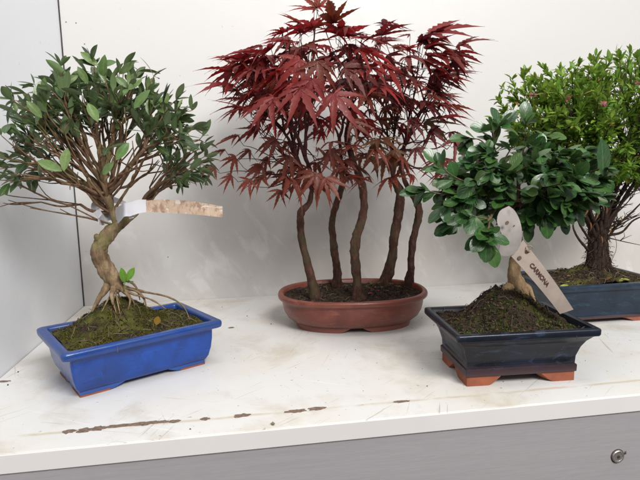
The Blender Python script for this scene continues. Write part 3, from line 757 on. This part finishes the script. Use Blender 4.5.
# random fill
cM = at(335, 100, YM)
fill = []
tries = 0
while len(fill) < 205 and tries < 9000:
    tries += 1
    x = rr.uniform(-1, 1); y = rr.uniform(-1, 1); z = rr.uniform(-1, 1)
    if abs(x)**2.8+y*y+abs(z)**2.6 > 1: continue
    q = V((cM.x+.002+x*.168, -.215+y*.125, cM.z+.006+z*.080+.026*(1-x*x)))
    if abs(x) > .7 and z < -.3: continue
    if min([9]+[(q-f[0]).length for f in fill]) < .0118: continue
    if z < -.2 and rr.random() < .25: continue
    out = V((x*.9, y*1.0, 0)); out = out.normalized() if out.length > .1 else V((rr.uniform(-1, 1), -1, 0)).normalized()
    fill.append((q, out, z))
for i in range(50):
    q = at(rr.uniform(262, 458), rr.uniform(132, 178), rr.uniform(-.31, -.13)); o_ = V((rr.uniform(-1, 1), rr.uniform(-1, .4), 0)).normalized(); fill.append((q, o_, -.9))
for i in range(15):
    q = at(rr.uniform(228, 272), rr.uniform(52, 110)-0*i, rr.uniform(-.28, -.14)); fill.append((q, V((-1, rr.uniform(-.5, .3), 0)).normalized(), .5))
for i in range(14):
    q = at(rr.uniform(425, 458), rr.uniform(45, 125), rr.uniform(-.27, -.15)); fill.append((q, V((1, rr.uniform(-.5, .3), 0)).normalized(), .5))
mb = MB(); tips = []
for p, (dx, dy), L, face in anch:
    dv = (r_*dx-u_*dy).normalized()
    if face == 'side': nn = V((0, -.45, 1))+rv(rr, .25); dv = (dv+f_*rr.uniform(-.25, .25)).normalized(); dp = .12
    elif face == 'up': nn = -f_+rv(rr, .3); dp = .05
    else: nn = (-f_*1.0+V((0, 0, .55))+rv(rr, .3)); dv = (dv-f_*.25+rv(rr, .2)).normalized(); dp = .3; L *= .80
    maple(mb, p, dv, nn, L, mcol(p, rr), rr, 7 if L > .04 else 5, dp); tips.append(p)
for q, out, z in fill:
    dv = (out+V((0, 0, .22*z-.30*(1-z)*rr.random()))+rv(rr, .4)).normalized(); nn = (V((0, 0, 1))+out*.25+rv(rr, .4))
    L = rr.uniform(.030, .066)*(1.0 if z > -.3 else .8)
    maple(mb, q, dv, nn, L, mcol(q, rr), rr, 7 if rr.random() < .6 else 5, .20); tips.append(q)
fol = mb.build('foliage', M_leafM, mp, attrs=True)
sets = [[] for _ in TR]
for t in tips:
    j = min(range(len(TR)), key=lambda i: abs(TR[i][0].x-t.x)*1.0+abs(TR[i][0].y-t.y)*.5+rr.uniform(0, .05)); sets[j].append(t)
# petioles first: every tip gets a twig node a bit inwards/below
for (p, o), st in zip(TR, sets):
    if not st: continue
    mb = MB(); nodes = []
    for t in st:
        b = t+((p-t).normalized()*.6+V((0, 0, -.5))).normalized()*rr.uniform(.010, .022)
        tube(mb, catmull([b, (b+t)/2+rv(rr, .0015), t], 3), .00045, 5); nodes.append(b)
    branch(mb, p, nodes, V((0, 0, 1)), rr, [], rt=.0006, pw=.38, frac=(.25, .45), rmax=.0036, jitter=.12, kink=.08)
    bo = mb.build('branches', M_twigM, o)
# seedlings and fallen bits on soil
mb = MB()
for (x, y) in [(375, 291), (385, 294), (378, 286), (389, 287), (352, 291), (306, 296), (397, 290), (370, 287), (381, 291)]:
    c = atz(x, y, .049)
    tube(mb, [c, c+V((.001, 0, .004)), c+V((.002, -.001, .007))], .0003, 4, col=(.2, .25, .08))
    for k in range(3): a = rr.uniform(0, 6.28); leaf(mb, c+V((.002, -.001, .006)), V((math.cos(a), math.sin(a), .3)), V((0, 0, 1)), .0055, .003, ellip, jit((.14, .22, .04), rr), .2, .1, 4)
mb.build('seedlings', M_leafR, mp, attrs=True)['kind'] = 'stuff'
mb = MB()
for (x, y, c) in [(373, 293, (.33, .03, .05)), (377, 290, (.30, .03, .05)), (370, 290, (.26, .02, .04))]:
    p = atz(x, y, .052); a = rr.uniform(0, 6.28); leaf(mb, p, V((math.cos(a), math.sin(a), .1)), V((0, -.3, 1)), .010, .006, ellip, c, .1, .3)
o = mb.build('fallen_leaf', M_leafM, attrs=True); tag(o, 'crumpled crimson leaf lying on the soil of the oval pot', 'leaf')

# ================================================================== 3. black pot, tea tree
RC = V((.6225, -.4540, 0)); AC = math.radians(-3.2)
bc = thing('potted_bonsai', 'bonsai with glossy rounded dark leaves in flared black glazed pot on orange feet', 'bonsai', RC, 'bonsai plants on the shelf')
mb = MB(); loft(mb, RC, AC, 'rect', .0840, .0625, .0035, [(.0112, .030), (.0114, .0180), (.0120, .0174), (.0190, .0172), (.0200, .0176), (.0206, .0188)]+dens([(.0212, .0190), (.030, .0185), (.042, .0150), (.050, .0110), (.0560, .0058), (.0572, .0040)], 6)+
     [(.0582, .0010), (.0600, .0001), (.0650, 0), (.0664, .0008), (.0670, .0024), (.0670, .0055), (.0662, .0072), (.0635, .0080), (.040, .0200)], panel=(.0255, .0500, .085, .0010))
pot = mb.build('pot', M_navy, bc, sharp=40)
feet(pot, RC, AC, 'rect', .0840, .0625, .0035, .0190, .012, .0116, M_terra, .040)
def hC(x, y): return .0600+.041*math.exp(-((x-.002)**2/.0021+(y-.004)**2/.0016)**1.45)+.003*noise.noise(V((x*30, y*30, 4)))-.004*math.exp(-((y+.06)**2)/.0004)
sC, surfC, inC, rrC = soil(bc, RC, AC, 'rect', .0840, .0625, .0035, .0105, hC, M_soilC, 15, .0052, 4200)
gp = [inC(.97) for _ in range(2600)]
gp = [q for q in gp if (q[1] < -.008 or q[0] > .03) and noise.noise(V((q[0]*40, q[1]*40, 2))) > -.16 and hC(*q) < .094]
moss(bc, surfC, gp, rrC, [(.060, .115, .018), (.10, .17, .025), (.03, .06, .012)])
litter(bc, surfC, inC, rrC, 80, col=((.07, .045, .03), (.04, .025, .018), (.13, .09, .06)), L=(.01, .032), lift=.006)
YC = -.450
def PC(x, y, dy=0): return at(x, y, YC+dy)
mb = MB(); tube(mb, catmull([PC(520, 300), PC(517, 286), PC(514, 272), PC(516, 255, .003), PC(517, 238, .006), PC(512, 220, .004), PC(510, 205)], 8), lerpl([.0135, .0105, .0078, .0066, .0060, .0055, .0050], 8), 22, .24, seed=9, freq=100)
root(mb, [PC(522, 285), PC(530, 292, -.006), PC(535, 305, -.010)], [.006, .005, .002], 1)
root(mb, [PC(510, 286), PC(502, 293, -.006), PC(494, 304, -.014)], [.006, .004, .0015], 2)
trunkC = mb.build('trunk', M_barkC, bc)
rr = random.Random(33)
tipsC = []
cC = PC(514, 178)
tr = 0
while len(tipsC) < 140 and tr < 8000:
    tr += 1
    v = rv(rr)
    if v.length > 1 or v.length < .2: continue
    q = V((cC.x+.005+v.x*.097, YC+v.y*.078, cC.z-.008+v.z*.050))
    if v.z < -.35 and abs(v.x) > .75: continue
    if min([9]+[(q-a).length for a in tipsC]) < .0092: continue
    tipsC.append(q)
ancC = [(425, 190, -.01, -1, .1), (440, 165, -.03, -.6, -.6), (486, 232, -.07, -.6, .5), (488, 240, -.075, .3, 1), (486, 236, -.075, .9, .2), (470, 215, -.06, -1, .3), (448, 205, -.03, -.8, .6), (604, 168, -.05, 0, -1), (600, 175, -.03, .5, .8), (575, 175, -.06, -.3, .5), (545, 215, -.05, .1, 1), (528, 218, -.03, 0, 1), (560, 215, -.02, .4, 1), (570, 205, -.04, .6, .8), (492, 122, 0, -1, -.2), (500, 118, .0, .3, -.3), (525, 116, .02, 0, -1), (545, 128, .0, .8, 0), (470, 130, 0, -1, 0), (585, 150, .02, 1, .2), (590, 190, -.03, .8, .6), (455, 222, -.03, -1, .6), (475, 180, -.08, -.5, .5)]
mb = MB(); segs = []
ft = PC(510, 208)
alltips = tipsC+[PC(a[0], a[1]+(8 if a[1] < 135 else 0), a[2]) for a in ancC]
branch(mb, ft, alltips, V((0, 0, .6)), rr, segs, rt=.0008, pw=.40, frac=(.22, .4), rmax=.0040, jitter=.14)
mb.build('branches', M_twigC, bc)
mb = MB()
bandc = at(510, 231, -.50)
def nearband(q):
    return q.y < -.470 and abs(q.x-bandc.x) < .019 and abs(q.z-bandc.z) < .030
def lcolC(rr):
    q = rr.random()
    if q < .15: return jit((.050, .115, .022), rr, .2)
    return jit((.020, .066, .018), rr, .35) if q < .55 else jit((.040, .118, .028), rr, .25)
for pts in segs:
    end = pts[-1]; dd = (pts[-1]-pts[-3]).normalized(); L0 = (end-pts[0]).length
    if (end-ft).length < .016: continue
    outw = V((end.x-cC.x, end.y-YC, (end.z-cC.z)*.6)).normalized()
    m = rr.randint(5, 8)
    for k in range(m):
        t = 1 if k < 3 else 1-rr.random()*.4
        i = min(len(pts)-1.001, t*(len(pts)-1)); p = pts[int(i)].lerp(pts[int(i)+1], i-int(i))
        d = (dd*.5+outw*.7+rv(rr, .95)+V((0, 0, -.25))).normalized()
        nn = V((0, -.35, .9))+outw*.45+rv(rr, .55)
        L = rr.uniform(.012, .024)
        mdl = p+d*L*.6
        if nearband(mdl): continue
        leaf(mb, p, d, nn, L, L*rr.uniform(.56, .70), obov, lcolC(rr), rr.uniform(.02, .35), rr.uniform(-.05, .3), 8, twist=rr.uniform(-.15, .15))
for (x, y, dy, dx, dyy) in ancC:
    if y < 135: y += 8
    p = PC(x, y, dy); dv = (r_*dx-u_*dyy).normalized()-f_*.15
    leaf(mb, p, dv, -f_+V((0, 0, .6))+rv(rr, .35), rr.uniform(.024, .030), rr.uniform(.013, .016), obov, lcolC(rr), .15, .15, 8)
p = PC(603, 176, -.055); leaf(mb, p, PC(603, 142, -.055)-p, V((.1, -1, .15)), .041, .0185, ellip, (.030, .085, .032), .05, .2, 9)
p = PC(578, 172, -.06); leaf(mb, p, PC(580, 190, -.062)-p, V((.1, -1, .3)), .020, .0165, obov, (.05, .11, .05), .05, .1, 9)
mb.build('foliage', M_leafC, bc, attrs=True)
# label tied to the tea tree
M_card = simple('tan_plastic', (.37, .30, .255), .5, .10, 90, .12, 500)
M_cardg = simple('grey_plastic', (.33, .295, .275), .5, .12, 90, .1, 500)
M_ink = simple('brown_ink', (.075, .022, .014), .7, .2, 300)
def slab(mb, pts, th, seg_n=None):
    n = len(pts); nn = (pts[1]-pts[0]).cross(pts[-1]-pts[0]).normalized()*th
    mb.add([p for p in pts]+[p+nn for p in pts], [tuple(range(n)), tuple(2*n-1-k for k in range(n))]+[(k, k+n, (k+1) % n+n, (k+1) % n) for k in range(n)])
tg = thing('plant_label', 'tan plastic plant label with brown lettering stuck slanting into the black pot', 'plant label', PC(556, 308, -.04))
YT = -.492
TL, TRr, BR, BL = at(511, 256, YT-.004), at(523, 240, YT-.004), at(573.5, 309.5, YT), at(560, 314, YT)
mb = MB(); rows = []; N = 16
for i in range(N+1):
    t = i/N; a = TL.lerp(BL, t); b = TRr.lerp(BR, t); bow = V((0, -.004*math.sin(math.pi*t), 0)); rows.append((a+bow, b+bow))
vs = []
for a, b in rows: vs += [a, (a+b)/2+V((0, -.0003, 0)), b, b+V((.0002, .0006, 0)), (a+b)/2+V((0, .0004, 0)), a+V((0, .0006, 0))]
fs = [(i*6+k, i*6+(k+1) % 6, i*6+(k+1) % 6+6, i*6+k+6) for i in range(N) for k in range(6)]+[tuple(range(6)), tuple(N*6+5-k for k in range(6))]
mb.add(vs, fs); mb.build('strip', M_card, tg, sharp=35)
# looped upper band
pts = [(509, 206), (515, 211), (520, 221), (522, 232), (521, 243), (516, 252), (509, 256), (502, 255.5), (499, 253), (500, 245), (502, 236), (499, 228), (497, 220), (500, 211)]
mb = MB(); sm = catmull([at(x, y, YT-.006-.010*math.sin((y-206)/50*3.1)*.6) for x, y in pts+[pts[0]]], 3)[:-1]
c = sum(sm, V())/len(sm)+V((0, -.0025, 0)); n = len(sm); bk = [p+V((0, .0006, 0)) for p in sm]
mb.add(sm+[c]+bk, [(k, (k+1) % n, n) for k in range(n)]+[(k, n+1+k, n+1+(k+1) % n, (k+1) % n) for k in range(n)]+[tuple(n+1+k for k in range(n-1, -1, -1))])
mb.build('band', M_cardg, tg, sharp=50)
def disc(mb, c, r, nn, n=18, sy=1):
    a = nn.orthogonal().normalized(); b = nn.cross(a).normalized()
    vs = [c+a*(r*math.cos(2*math.pi*k/n))+b*(r*sy*math.sin(2*math.pi*k/n)) for k in range(n)]
    mb.add(vs+[v-nn*.0003 for v in vs], [tuple(range(n))]+[(k, k+n, (k+1) % n+n, (k+1) % n) for k in range(n)])
M_hole = simple('hole_shade', (.13, .085, .06), .9)
cn = (TRr-TL).cross(BL-TL).normalized()
if cn.dot(f_) > 0: cn = -cn
def onstrip(u, v, lift=.0012):  # u across 0..1, v along 0..1
    a = TL.lerp(BL, v); b = TRr.lerp(BR, v); return a.lerp(b, u)+V((0, -.004*math.sin(math.pi*v), 0))+cn*lift
for (px, py, r) in ((515, 259, .0024),):
    mb = MB(); disc(mb, onstrip(.25, .09), r, cn); mb.build('hole', M_hole, tg, smooth=False)
mb = MB(); disc(mb, onstrip(.78, .11), .0023, cn); mb.build('hole', M_hole, tg, smooth=False)
mb = MB(); disc(mb, at(507, 223, YT-.018), .0026, -f_, sy=.7); disc(mb, at(514, 226, YT-.018), .0016, -f_, sy=.5); mb.build('hole', M_hole, tg, smooth=False)
mb = MB(); cc = onstrip(.95, .10, .002); ring = []
for k in range(17):
    a = 2*math.pi*k/16*.9; ring.append(cc+r_*(.0032*math.cos(a))+u_*(.0034*math.sin(a))-f_*(.0012*math.sin(a*2)))
tube(mb, ring, .0005, 8); mb.build('tie_ring', simple('tan_tie', (.38, .27, .16), .5), tg)
cu = bpy.data.curves.new('t', 'FONT'); cu.body = 'CARMONA'; cu.size = .0068; cu.align_x = 'CENTER'; cu.align_y = 'CENTER'; cu.extrude = .00004; cu.offset = .00016; cu.space_character = .92
to = bpy.data.objects.new('t', cu); C.objects.link(to); bpy.context.view_layer.update()
me = bpy.data.meshes.new_from_object(to.evaluated_get(bpy.context.evaluated_depsgraph_get())); bpy.data.objects.remove(to)
cx_ = ((onstrip(.5, .7)-onstrip(.5, .2)).normalized()); cy_ = cn.cross(cx_).normalized(); cz_ = cx_.cross(cy_)
if cz_.dot(cn) < 0: cy_ = -cy_; cz_ = cx_.cross(cy_)
for v in me.vertices:
    q = v.co.copy(); L_ = (BL-TL).length; vv = .40+q.x/L_
    v.co = onstrip(.5, vv, .0010)+cy_*q.y+cz_*q.z
me.materials.clear(); me.materials.append(M_ink)
lo = bpy.data.objects.new('lettering', me); C.objects.link(lo); lo.parent = tg; lo.matrix_parent_inverse = parent_inv(tg)

# ================================================================== 4. right-hand pot, fine leaved shrub
RD = V((.8700, -.2560, 0)); AD = math.radians(-1.0)
rp = thing('potted_bonsai', 'bonsai with fine bright green leaves and dark shaggy trunk in slate blue pot', 'bonsai', RD, 'bonsai plants on the shelf')
mb = MB(); loft(mb, RD, AD, 'rect', .1000, .0655, .005, [(.0070, .030), (.0072, .0125), (.0085, .0110), (.0110, .0104), (.0125, .0110)]+dens([(.0130, .0120), (.030, .0085), (.048, .0052), (.0540, .0040)], 5)+
     [(.0552, .0012), (.0570, 0), (.0620, 0), (.0640, .0007), (.0650, .0024), (.0650, .0070), (.0640, .0086), (.0610, .0094), (.035, .016)], panel=(.0180, .0480, .08, .0014))
pot = mb.build('pot', M_navy2, rp, sharp=40)
feet(pot, RD, AD, 'rect', .1000, .0655, .005, .0135, .012, .0074, M_terra_d, .048)
def hD(x, y): return .0620+.020*math.exp(-((x-.010)**2/.0030+(y)**2/.0014))
sD, surfD, inD, rrD = soil(rp, RD, AD, 'rect', .1000, .0655, .005, .0105, hD, M_soilC, 23, .0036, 2000)
gp = [q for q in [inD(.97) for _ in range(900)] if noise.noise(V((q[0]*50, q[1]*50, 7))) > .1]
moss(rp, surfD, gp, rrD, [(.07, .10, .02), (.12, .14, .03), (.04, .06, .015)])
litter(rp, surfD, inD, rrD, 120, lift=.004)
YD = -.256
def PD(x, y, dy=0): return at(x, y, YD+dy)
rr = random.Random(44)
mb = MB()
# fused stems
stems = []
for i in range(15):
    a = 2*math.pi*i/15; bx_, by_ = math.cos(a), math.sin(a)
    top = [578+50*((i*7) % 15)/14, 190-rr.uniform(0, 20)]
    p0 = PD(598, 277)+V((bx_*.024, by_*.020, -.008)); p1 = PD(598, 262)+V((bx_*.014, by_*.012, 0)); p2 = PD(598+bx_*6, 235)+V((0, by_*.010, 0)); 
    p3 = PD(600+bx_*19+rr.uniform(-3, 3), 207, by_*.020); p4 = PD(604+bx_*36+rr.uniform(-5, 5), 174+rr.uniform(-6, 8), by_*.040)
    pts = catmull([p0, p1, p2, p3, p4], 7); tube(mb, pts, lerpl([.0050, .0054, .0042, .0026, .0017], 7), 10, .6, seed=i, freq=170); stems.append(p4)
tube(mb, catmull([PD(598, 280), PD(598, 262), PD(598, 245), PD(599, 228)], 7), lerpl([.023, .0145, .009, .004], 7), 22, .5, seed=77, freq=150)
trunkD = mb.build('trunk', M_barkR, rp)
tipsD = []; cD = PD(604, 112); tr = 0
while len(tipsD) < 520 and tr < 20000:
    tr += 1; v = rv(rr)
    if v.length > 1: continue
    q = V((cD.x+.024+v.x*.198, YD+v.y*.125, cD.z-.016+v.z*.113))
    if v.length < .45 and rr.random() < .5: continue
    if q.z < cD.z-.095 and rr.random() < .3: continue
    if q.y > -.03: continue
    tipsD.append(q)
for (x, y, dy) in [(498, 100, 0), (500, 88, 0), (512, 78, 0), (525, 72, 0), (541, 66, 0), (560, 68, 0), (575, 70, 0), (590, 68, 0), (607, 60, 0), (625, 66, 0), (636, 56, 0), (640, 62, 0), (650, 60, 0), (492, 118, 0), (503, 112, 0)]:
    tipsD.append(PD(x, y, dy))
low = [PD(x, y, dy) for x, y, dy in [(628, 185, -.03), (640, 175, 0), (650, 200, -.02), (640, 215, -.03), (655, 230, 0), (630, 150, -.04), (570, 172, .03), (560, 180, .02), (576, 200, -.03), (638, 190, .03), (660, 170, .02)]]
sets = [[] for _ in stems]
for t in tipsD+low:
    j = min(range(len(stems)), key=lambda i: (stems[i]-t).length+rr.uniform(0, .02)); sets[j].append(t)
segs = []; mb = MB()
for p, st in zip(stems, sets):
    if st: branch(mb, p, st, V((0, 0, .5)), rr, segs, rt=.00055, pw=.36, frac=(.2, .4), rmax=.0026, jitter=.16, kink=.1)
for (a, b, c, d) in [((606, 240, -.01), (618, 225, -.02), (632, 212, -.03), (648, 196, -.03)), ((605, 225, -.01), (620, 205, -.02), (640, 185, -.03), (655, 170, -.03)), ((610, 235, 0), (622, 232, .0), (634, 220, 0), (650, 214, 0)), ((590, 240, -.01), (580, 225, -.02), (574, 208, -.03), (572, 190, -.03)),
                     ((604, 215, -.02), (614, 200, -.02), (625, 170, -.02), (640, 150, -.02)), ((602, 220, -.02), (606, 195, -.03), (618, 180, -.02), (628, 160, -.02)), ((588, 250, -.015), (578, 238, -.02), (573, 226, -.02), (576, 216, -.02))]:
    tube(mb, catmull([PD(*a), PD(*b), PD(*c), PD(*d)], 6), lerpl([.0024, .0018, .0014, .0008], 6), 7, .3, freq=150)
for i in range(46):
    x0 = rr.uniform(588, 612); y0 = rr.uniform(170, 235); a_ = rr.gauss(.45, .55); l_ = rr.uniform(22, 60)
    x1 = x0+math.sin(a_)*l_; y1 = y0-math.cos(a_)*l_*.8; dy0 = rr.uniform(-.012, .012); dy1 = dy0+rr.uniform(-.04, .03)
    k1 = (PD((x0+x1)/2+rr.uniform(-4, 4), (y0+y1)/2+rr.uniform(-4, 4), (dy0+dy1)/2))
    tube(mb, catmull([PD(x0, y0, dy0), k1, PD(x1, y1, dy1)], 5), lerpl([.0015, .0009, .0004], 5), 5, .3, seed=i, freq=200)
    for k in range(2):
        q = k1+rv(rr, .004); tube(mb, [k1, q+V((rr.uniform(-.006, .01), 0, .006)), q+V((rr.uniform(-.014, .018), rr.uniform(-.01, .01), .012))], [.0008, .0006, .0003], 5)
mb.build('branches', M_barkR, rp)
# shaggy fibres and curled roots on the trunk
mb = MB()
for i in range(420):
    a = rr.uniform(0, 6.28); y0 = rr.uniform(205, 272); wdt = .010+.012*((y0-205)/67)**2
    p = PD(598, y0)+V((math.cos(a)*wdt, math.sin(a)*wdt*.9, 0)); q = p; pts = [p]
    d = V((math.cos(a)*.7, math.sin(a)*.7, rr.uniform(-1, .6)))
    for k in range(4): q = q+(d+rv(rr, .7))*rr.uniform(.0015, .0035); pts.append(q)
    tube(mb, pts, rr.uniform(.0002, .0005), 4, col=rr.choice([(.04, .022, .015), (.10, .06, .035), (.02, .012, .01)]))
pp = [PD(611, 262, -.02), PD(616, 250, -.02), PD(616, 240, -.02), PD(613, 234, -.02)]; tube(mb, catmull(pp, 5), .0004, 5, col=(.10, .06, .04))
mb.build('bark_fibres', M_crumb, rp, attrs=True)['kind'] = 'stuff'
mb = MB(); mbud = MB()
def lcolD(rr):
    q = rr.random()
    if q < .40: return jit((.19, .37, .030), rr, .22)
    if q < .74: return jit((.12, .27, .022), rr, .25)
    if q < .95: return jit((.29, .45, .05), rr, .15)
    return jit((.33, .20, .04), rr, .2)
for pts in segs:
    end = pts[-1]; 
    if end.z < cD.z-.115 and rr.random() < .7: continue
    dd = (pts[-1]-pts[-3]).normalized(); L0 = (end-pts[0]).length
    outw = V((end.x-cD.x, end.y-YD, (end.z-cD.z)+.03)).normalized(); m = rr.randint(17, 25)
    for k in range(m):
        t = 1-rr.random()*min(.85, .040/L0)
        i = min(len(pts)-1.001, t*(len(pts)-1)); p = pts[int(i)].lerp(pts[int(i)+1], i-int(i))
        d = (dd*.5+outw*.3+rv(rr, 1)+V((0, 0, .2))).normalized(); L = rr.uniform(.008, .017)
        leaf(mb, p, d, V((0, 0, 1))+rv(rr, .7), L, L*rr.uniform(.28, .42), ellip, lcolD(rr), rr.uniform(-.05, .3), .25, 4)
p = PD(606, 62); leaf(mb, PD(609, 62), PD(608, 48)-PD(609, 62), V((.2, -1, 0)), .020, .009, ellip, (.14, .27, .04), 0, .1)
mb.build('foliage', M_leafR, rp, attrs=True)
for (x, y) in [(568, 99), (533, 95), (526, 71), (638, 84), (604, 104)]:
    for k in range(9):
        d = rv(rr).normalized(); leaf(mbud, PD(x, y, -.12 if x != 526 else 0), d+V((0, -.3, .2)), V((0, -1, .5)), rr.uniform(.004, .007), .003, ellip, jit((.30, .07, .09), rr), .2, .1, 4)
mbud.build('buds', M_leafR, rp, attrs=True)['kind'] = 'stuff'
mb = MB()
for (x, y, c) in [(560, 286, (.42, .48, .09)), (565, 282, (.40, .44, .10)), (572, 276, (.30, .14, .03)), (624, 279, (.45, .45, .09)), (630, 280, (.42, .44, .08)), (612, 271, (.38, .42, .10)), (600, 262, (.35, .36, .08)), (619, 281, (.36, .34, .07)), (606, 278, (.25, .11, .04))]:
    p = atz(x, y, .069); a = rr.uniform(0, 6.28); leaf(mb, p, V((math.cos(a), math.sin(a)*.5, .2)), V((0, -.5, 1)), rr.uniform(.008, .012), .0045, ellip, c, .15, .2, 5)
for (x, y) in [(598, 212), (590, 222), (606, 206), (601, 236), (611, 226), (620, 216), (588, 208)]:
    p = PD(x, y, -.028); leaf(mb, p, V((rr.uniform(-.6, .6), -.2, -1)), V((.4, -1, .2)), .014, .004, lance, jit((.30, .13, .045), rr), .4, .3, 6)
mb.build('dead_leaves', M_leafR, rp, attrs=True)['kind'] = 'stuff'

# ================================================================== label hanging in the olive-leaved bonsai
M_white = simple('white_plastic', (.62, .61, .64), .45, .04, 60, .06, 300)
def printed():
    m = NT('printed_tan'); n1 = m.noise(60, 5, .65, dist=.8); v = m.mapping(scale=(1, 1, .5), rot=(0, .3, 0))
    c = m.ramp(n1, (.3, (.60, .47, .37)), (.68, (.42, .29, .20)))
    c = m.mix(m.math('MULTIPLY', m.ramp(m.noise(170, 4, .7, vec=v), (.50, 0), (.60, 1)), .7), c, (.25, .13, .085))
    c = m.mix(m.ramp(m.noise(36, 3, .5, dist=2), (.56, 0), (.60, .75)), c, (.70, .62, .56))
    m.base(c); m.set('Roughness', .42); m.bump(n1, .3, .0008); return m.m
tl = thing('plant_label', 'white looped plant label with faded tan printed strip hanging in the left bonsai', 'plant label', PA(122, 215, -.02))
def ribbon(name, path, th, mat, parent):
    """path: list of (top point, bottom point)"""
    tops = catmull([a for a, b in path], 5); bots = catmull([b for a, b in path], 5); vs = []; n = len(tops)
    for i in range(n):
        tng = (tops[min(i+1, n-1)]-tops[max(0, i-1)]).normalized(); nn = tng.cross((bots[i]-tops[i]).normalized()).normalized()*th
        mdp = (tops[i]+bots[i])/2
        vs += [tops[i]+nn, mdp+nn*1.4, bots[i]+nn, bots[i]-nn, mdp-nn*.6, tops[i]-nn]
    fs = [(i*6+k, i*6+(k+1) % 6, i*6+(k+1) % 6+6, i*6+k+6) for i in range(n-1) for k in range(6)]+[tuple(range(6)), tuple((n-1)*6+5-k for k in range(6))]
    mb = MB(); mb.add(vs, fs); _o = mb.build(name, mat, parent, sharp=45)
    for v in _o.data.vertices: v.co += V((0, .0011*noise.noise(v.co*110), .0007*noise.noise(v.co*160)))
    return _o
F = -.030
ribbon('strip', [(PA(146, 200.5, F), PA(146, 212, F)), (PA(170, 199.5, F-.002), PA(170, 213, F-.002)), (PA(196, 202, F+.001), PA(196, 214.5, F+.001)), (PA(222.5, 206.5, F+.006), PA(222.5, 217.5, F+.006))], .0003, printed(), tl)
ribbon('loop_front', [(PA(98, 219, F+.012), PA(99, 224, F+.012)), (PA(104, 212, .004), PA(104, 225, .004)), (PA(110, 210, .010), PA(110, 220, .010)), (PA(118, 207, -.004), PA(117, 224, -.004)), (PA(124, 203.5, F-.003), PA(124, 217, F-.003)), (PA(130, 202, F-.002), PA(131, 216, F-.002)), (PA(138, 200, F-.001), PA(138, 213.5, F-.001)), (PA(146.2, 199.5, F), PA(146.2, 212, F))], .0003, M_white, tl)
ribbon('loop_back', [(PA(99, 218, F+.010), PA(102, 213, F+.014)), (PA(92, 211, .004), PA(98, 206, .008)), (PA(92, 203, .012), PA(99, 207, .012)), (PA(101, 198, .016), PA(105, 204, .016)), (PA(113, 197, .016), PA(114, 203, .014)), (PA(124, 201, .0), PA(122, 205, -.002)), (PA(131, 208, -.022), PA(126, 211, -.022)), (PA(134, 218, -.028), PA(129.5, 219, -.028))], .0003, M_white, tl)

# ================================================================== crumbs on the shelf and specks
rr = random.Random(3)
small = [(231, 328, 'lf'), (273, 425, 'pebble'), (222, 307, 'cr'), (247, 316, 'cr'), (190, 429, 'cr'), (427, 386, 'cr'), (8, 385, 'cr'), (271, 324, 'cr'), (434, 325, 'cr'), (80, 375, 'cr'), (18, 372, 'cr'), (60, 305+20, 'cr')]
for x, y, k in small:
    p = atz(x, y, .0003)
    mb = MB()
    if k == 'lf':
        leaf(mb, p+V((-.005, 0, .0006)), V((1, .1, .03)), V((0, 0, 1)), .011, .0042, ellip, (.16, .19, .07), .05, .2)
        o = mb.build('fallen_leaf', M_leafR, attrs=True); tag(o, 'small dull green leaf lying on the shelf just right of the blue pot', 'leaf')
    elif k == 'pebble':
        for q in range(3): blob(mb, p+V((0, 0, .0016)), .0022, rr, (.22, .22, .14))
        o = mb.build('pebble', M_crumb, smooth=False, attrs=True); tag(o, 'tiny grey green pebble near the front edge of the shelf', 'pebble')
mb = MB()
for x, y, k in small:
    if k == 'cr': p = atz(x, y, .0004); blob(mb, p, .0011, rr, (.04, .028, .02))
for i in range(60):
    c = rr.choice([RA, RB, RC, RD, RB]); p = V((c.x+rr.gauss(0, .11), c.y+rr.gauss(0, .07), .0003))
    if p.x > .01 and -.54 < p.y < -.005: blob(mb, p, rr.uniform(.0003, .0008), rr, (.06, .04, .03))
o = mb.build('soil_crumbs', M_crumb, smooth=False, attrs=True); o['kind'] = 'stuff'; tag(o, 'scattered dark crumbs of soil on the white shelf', 'soil')
mb = MB()
for (x, y) in [(66, 22), (76, 23), (84.5, 44), (168, 257)]:
    p = at(x, y, .0004); lathe_y(mb, p, [(.0010, 0), (.0009, .0003)], 10)
o = mb.build('nail_hole', M_dark, smooth=False); o['kind'] = 'structure'
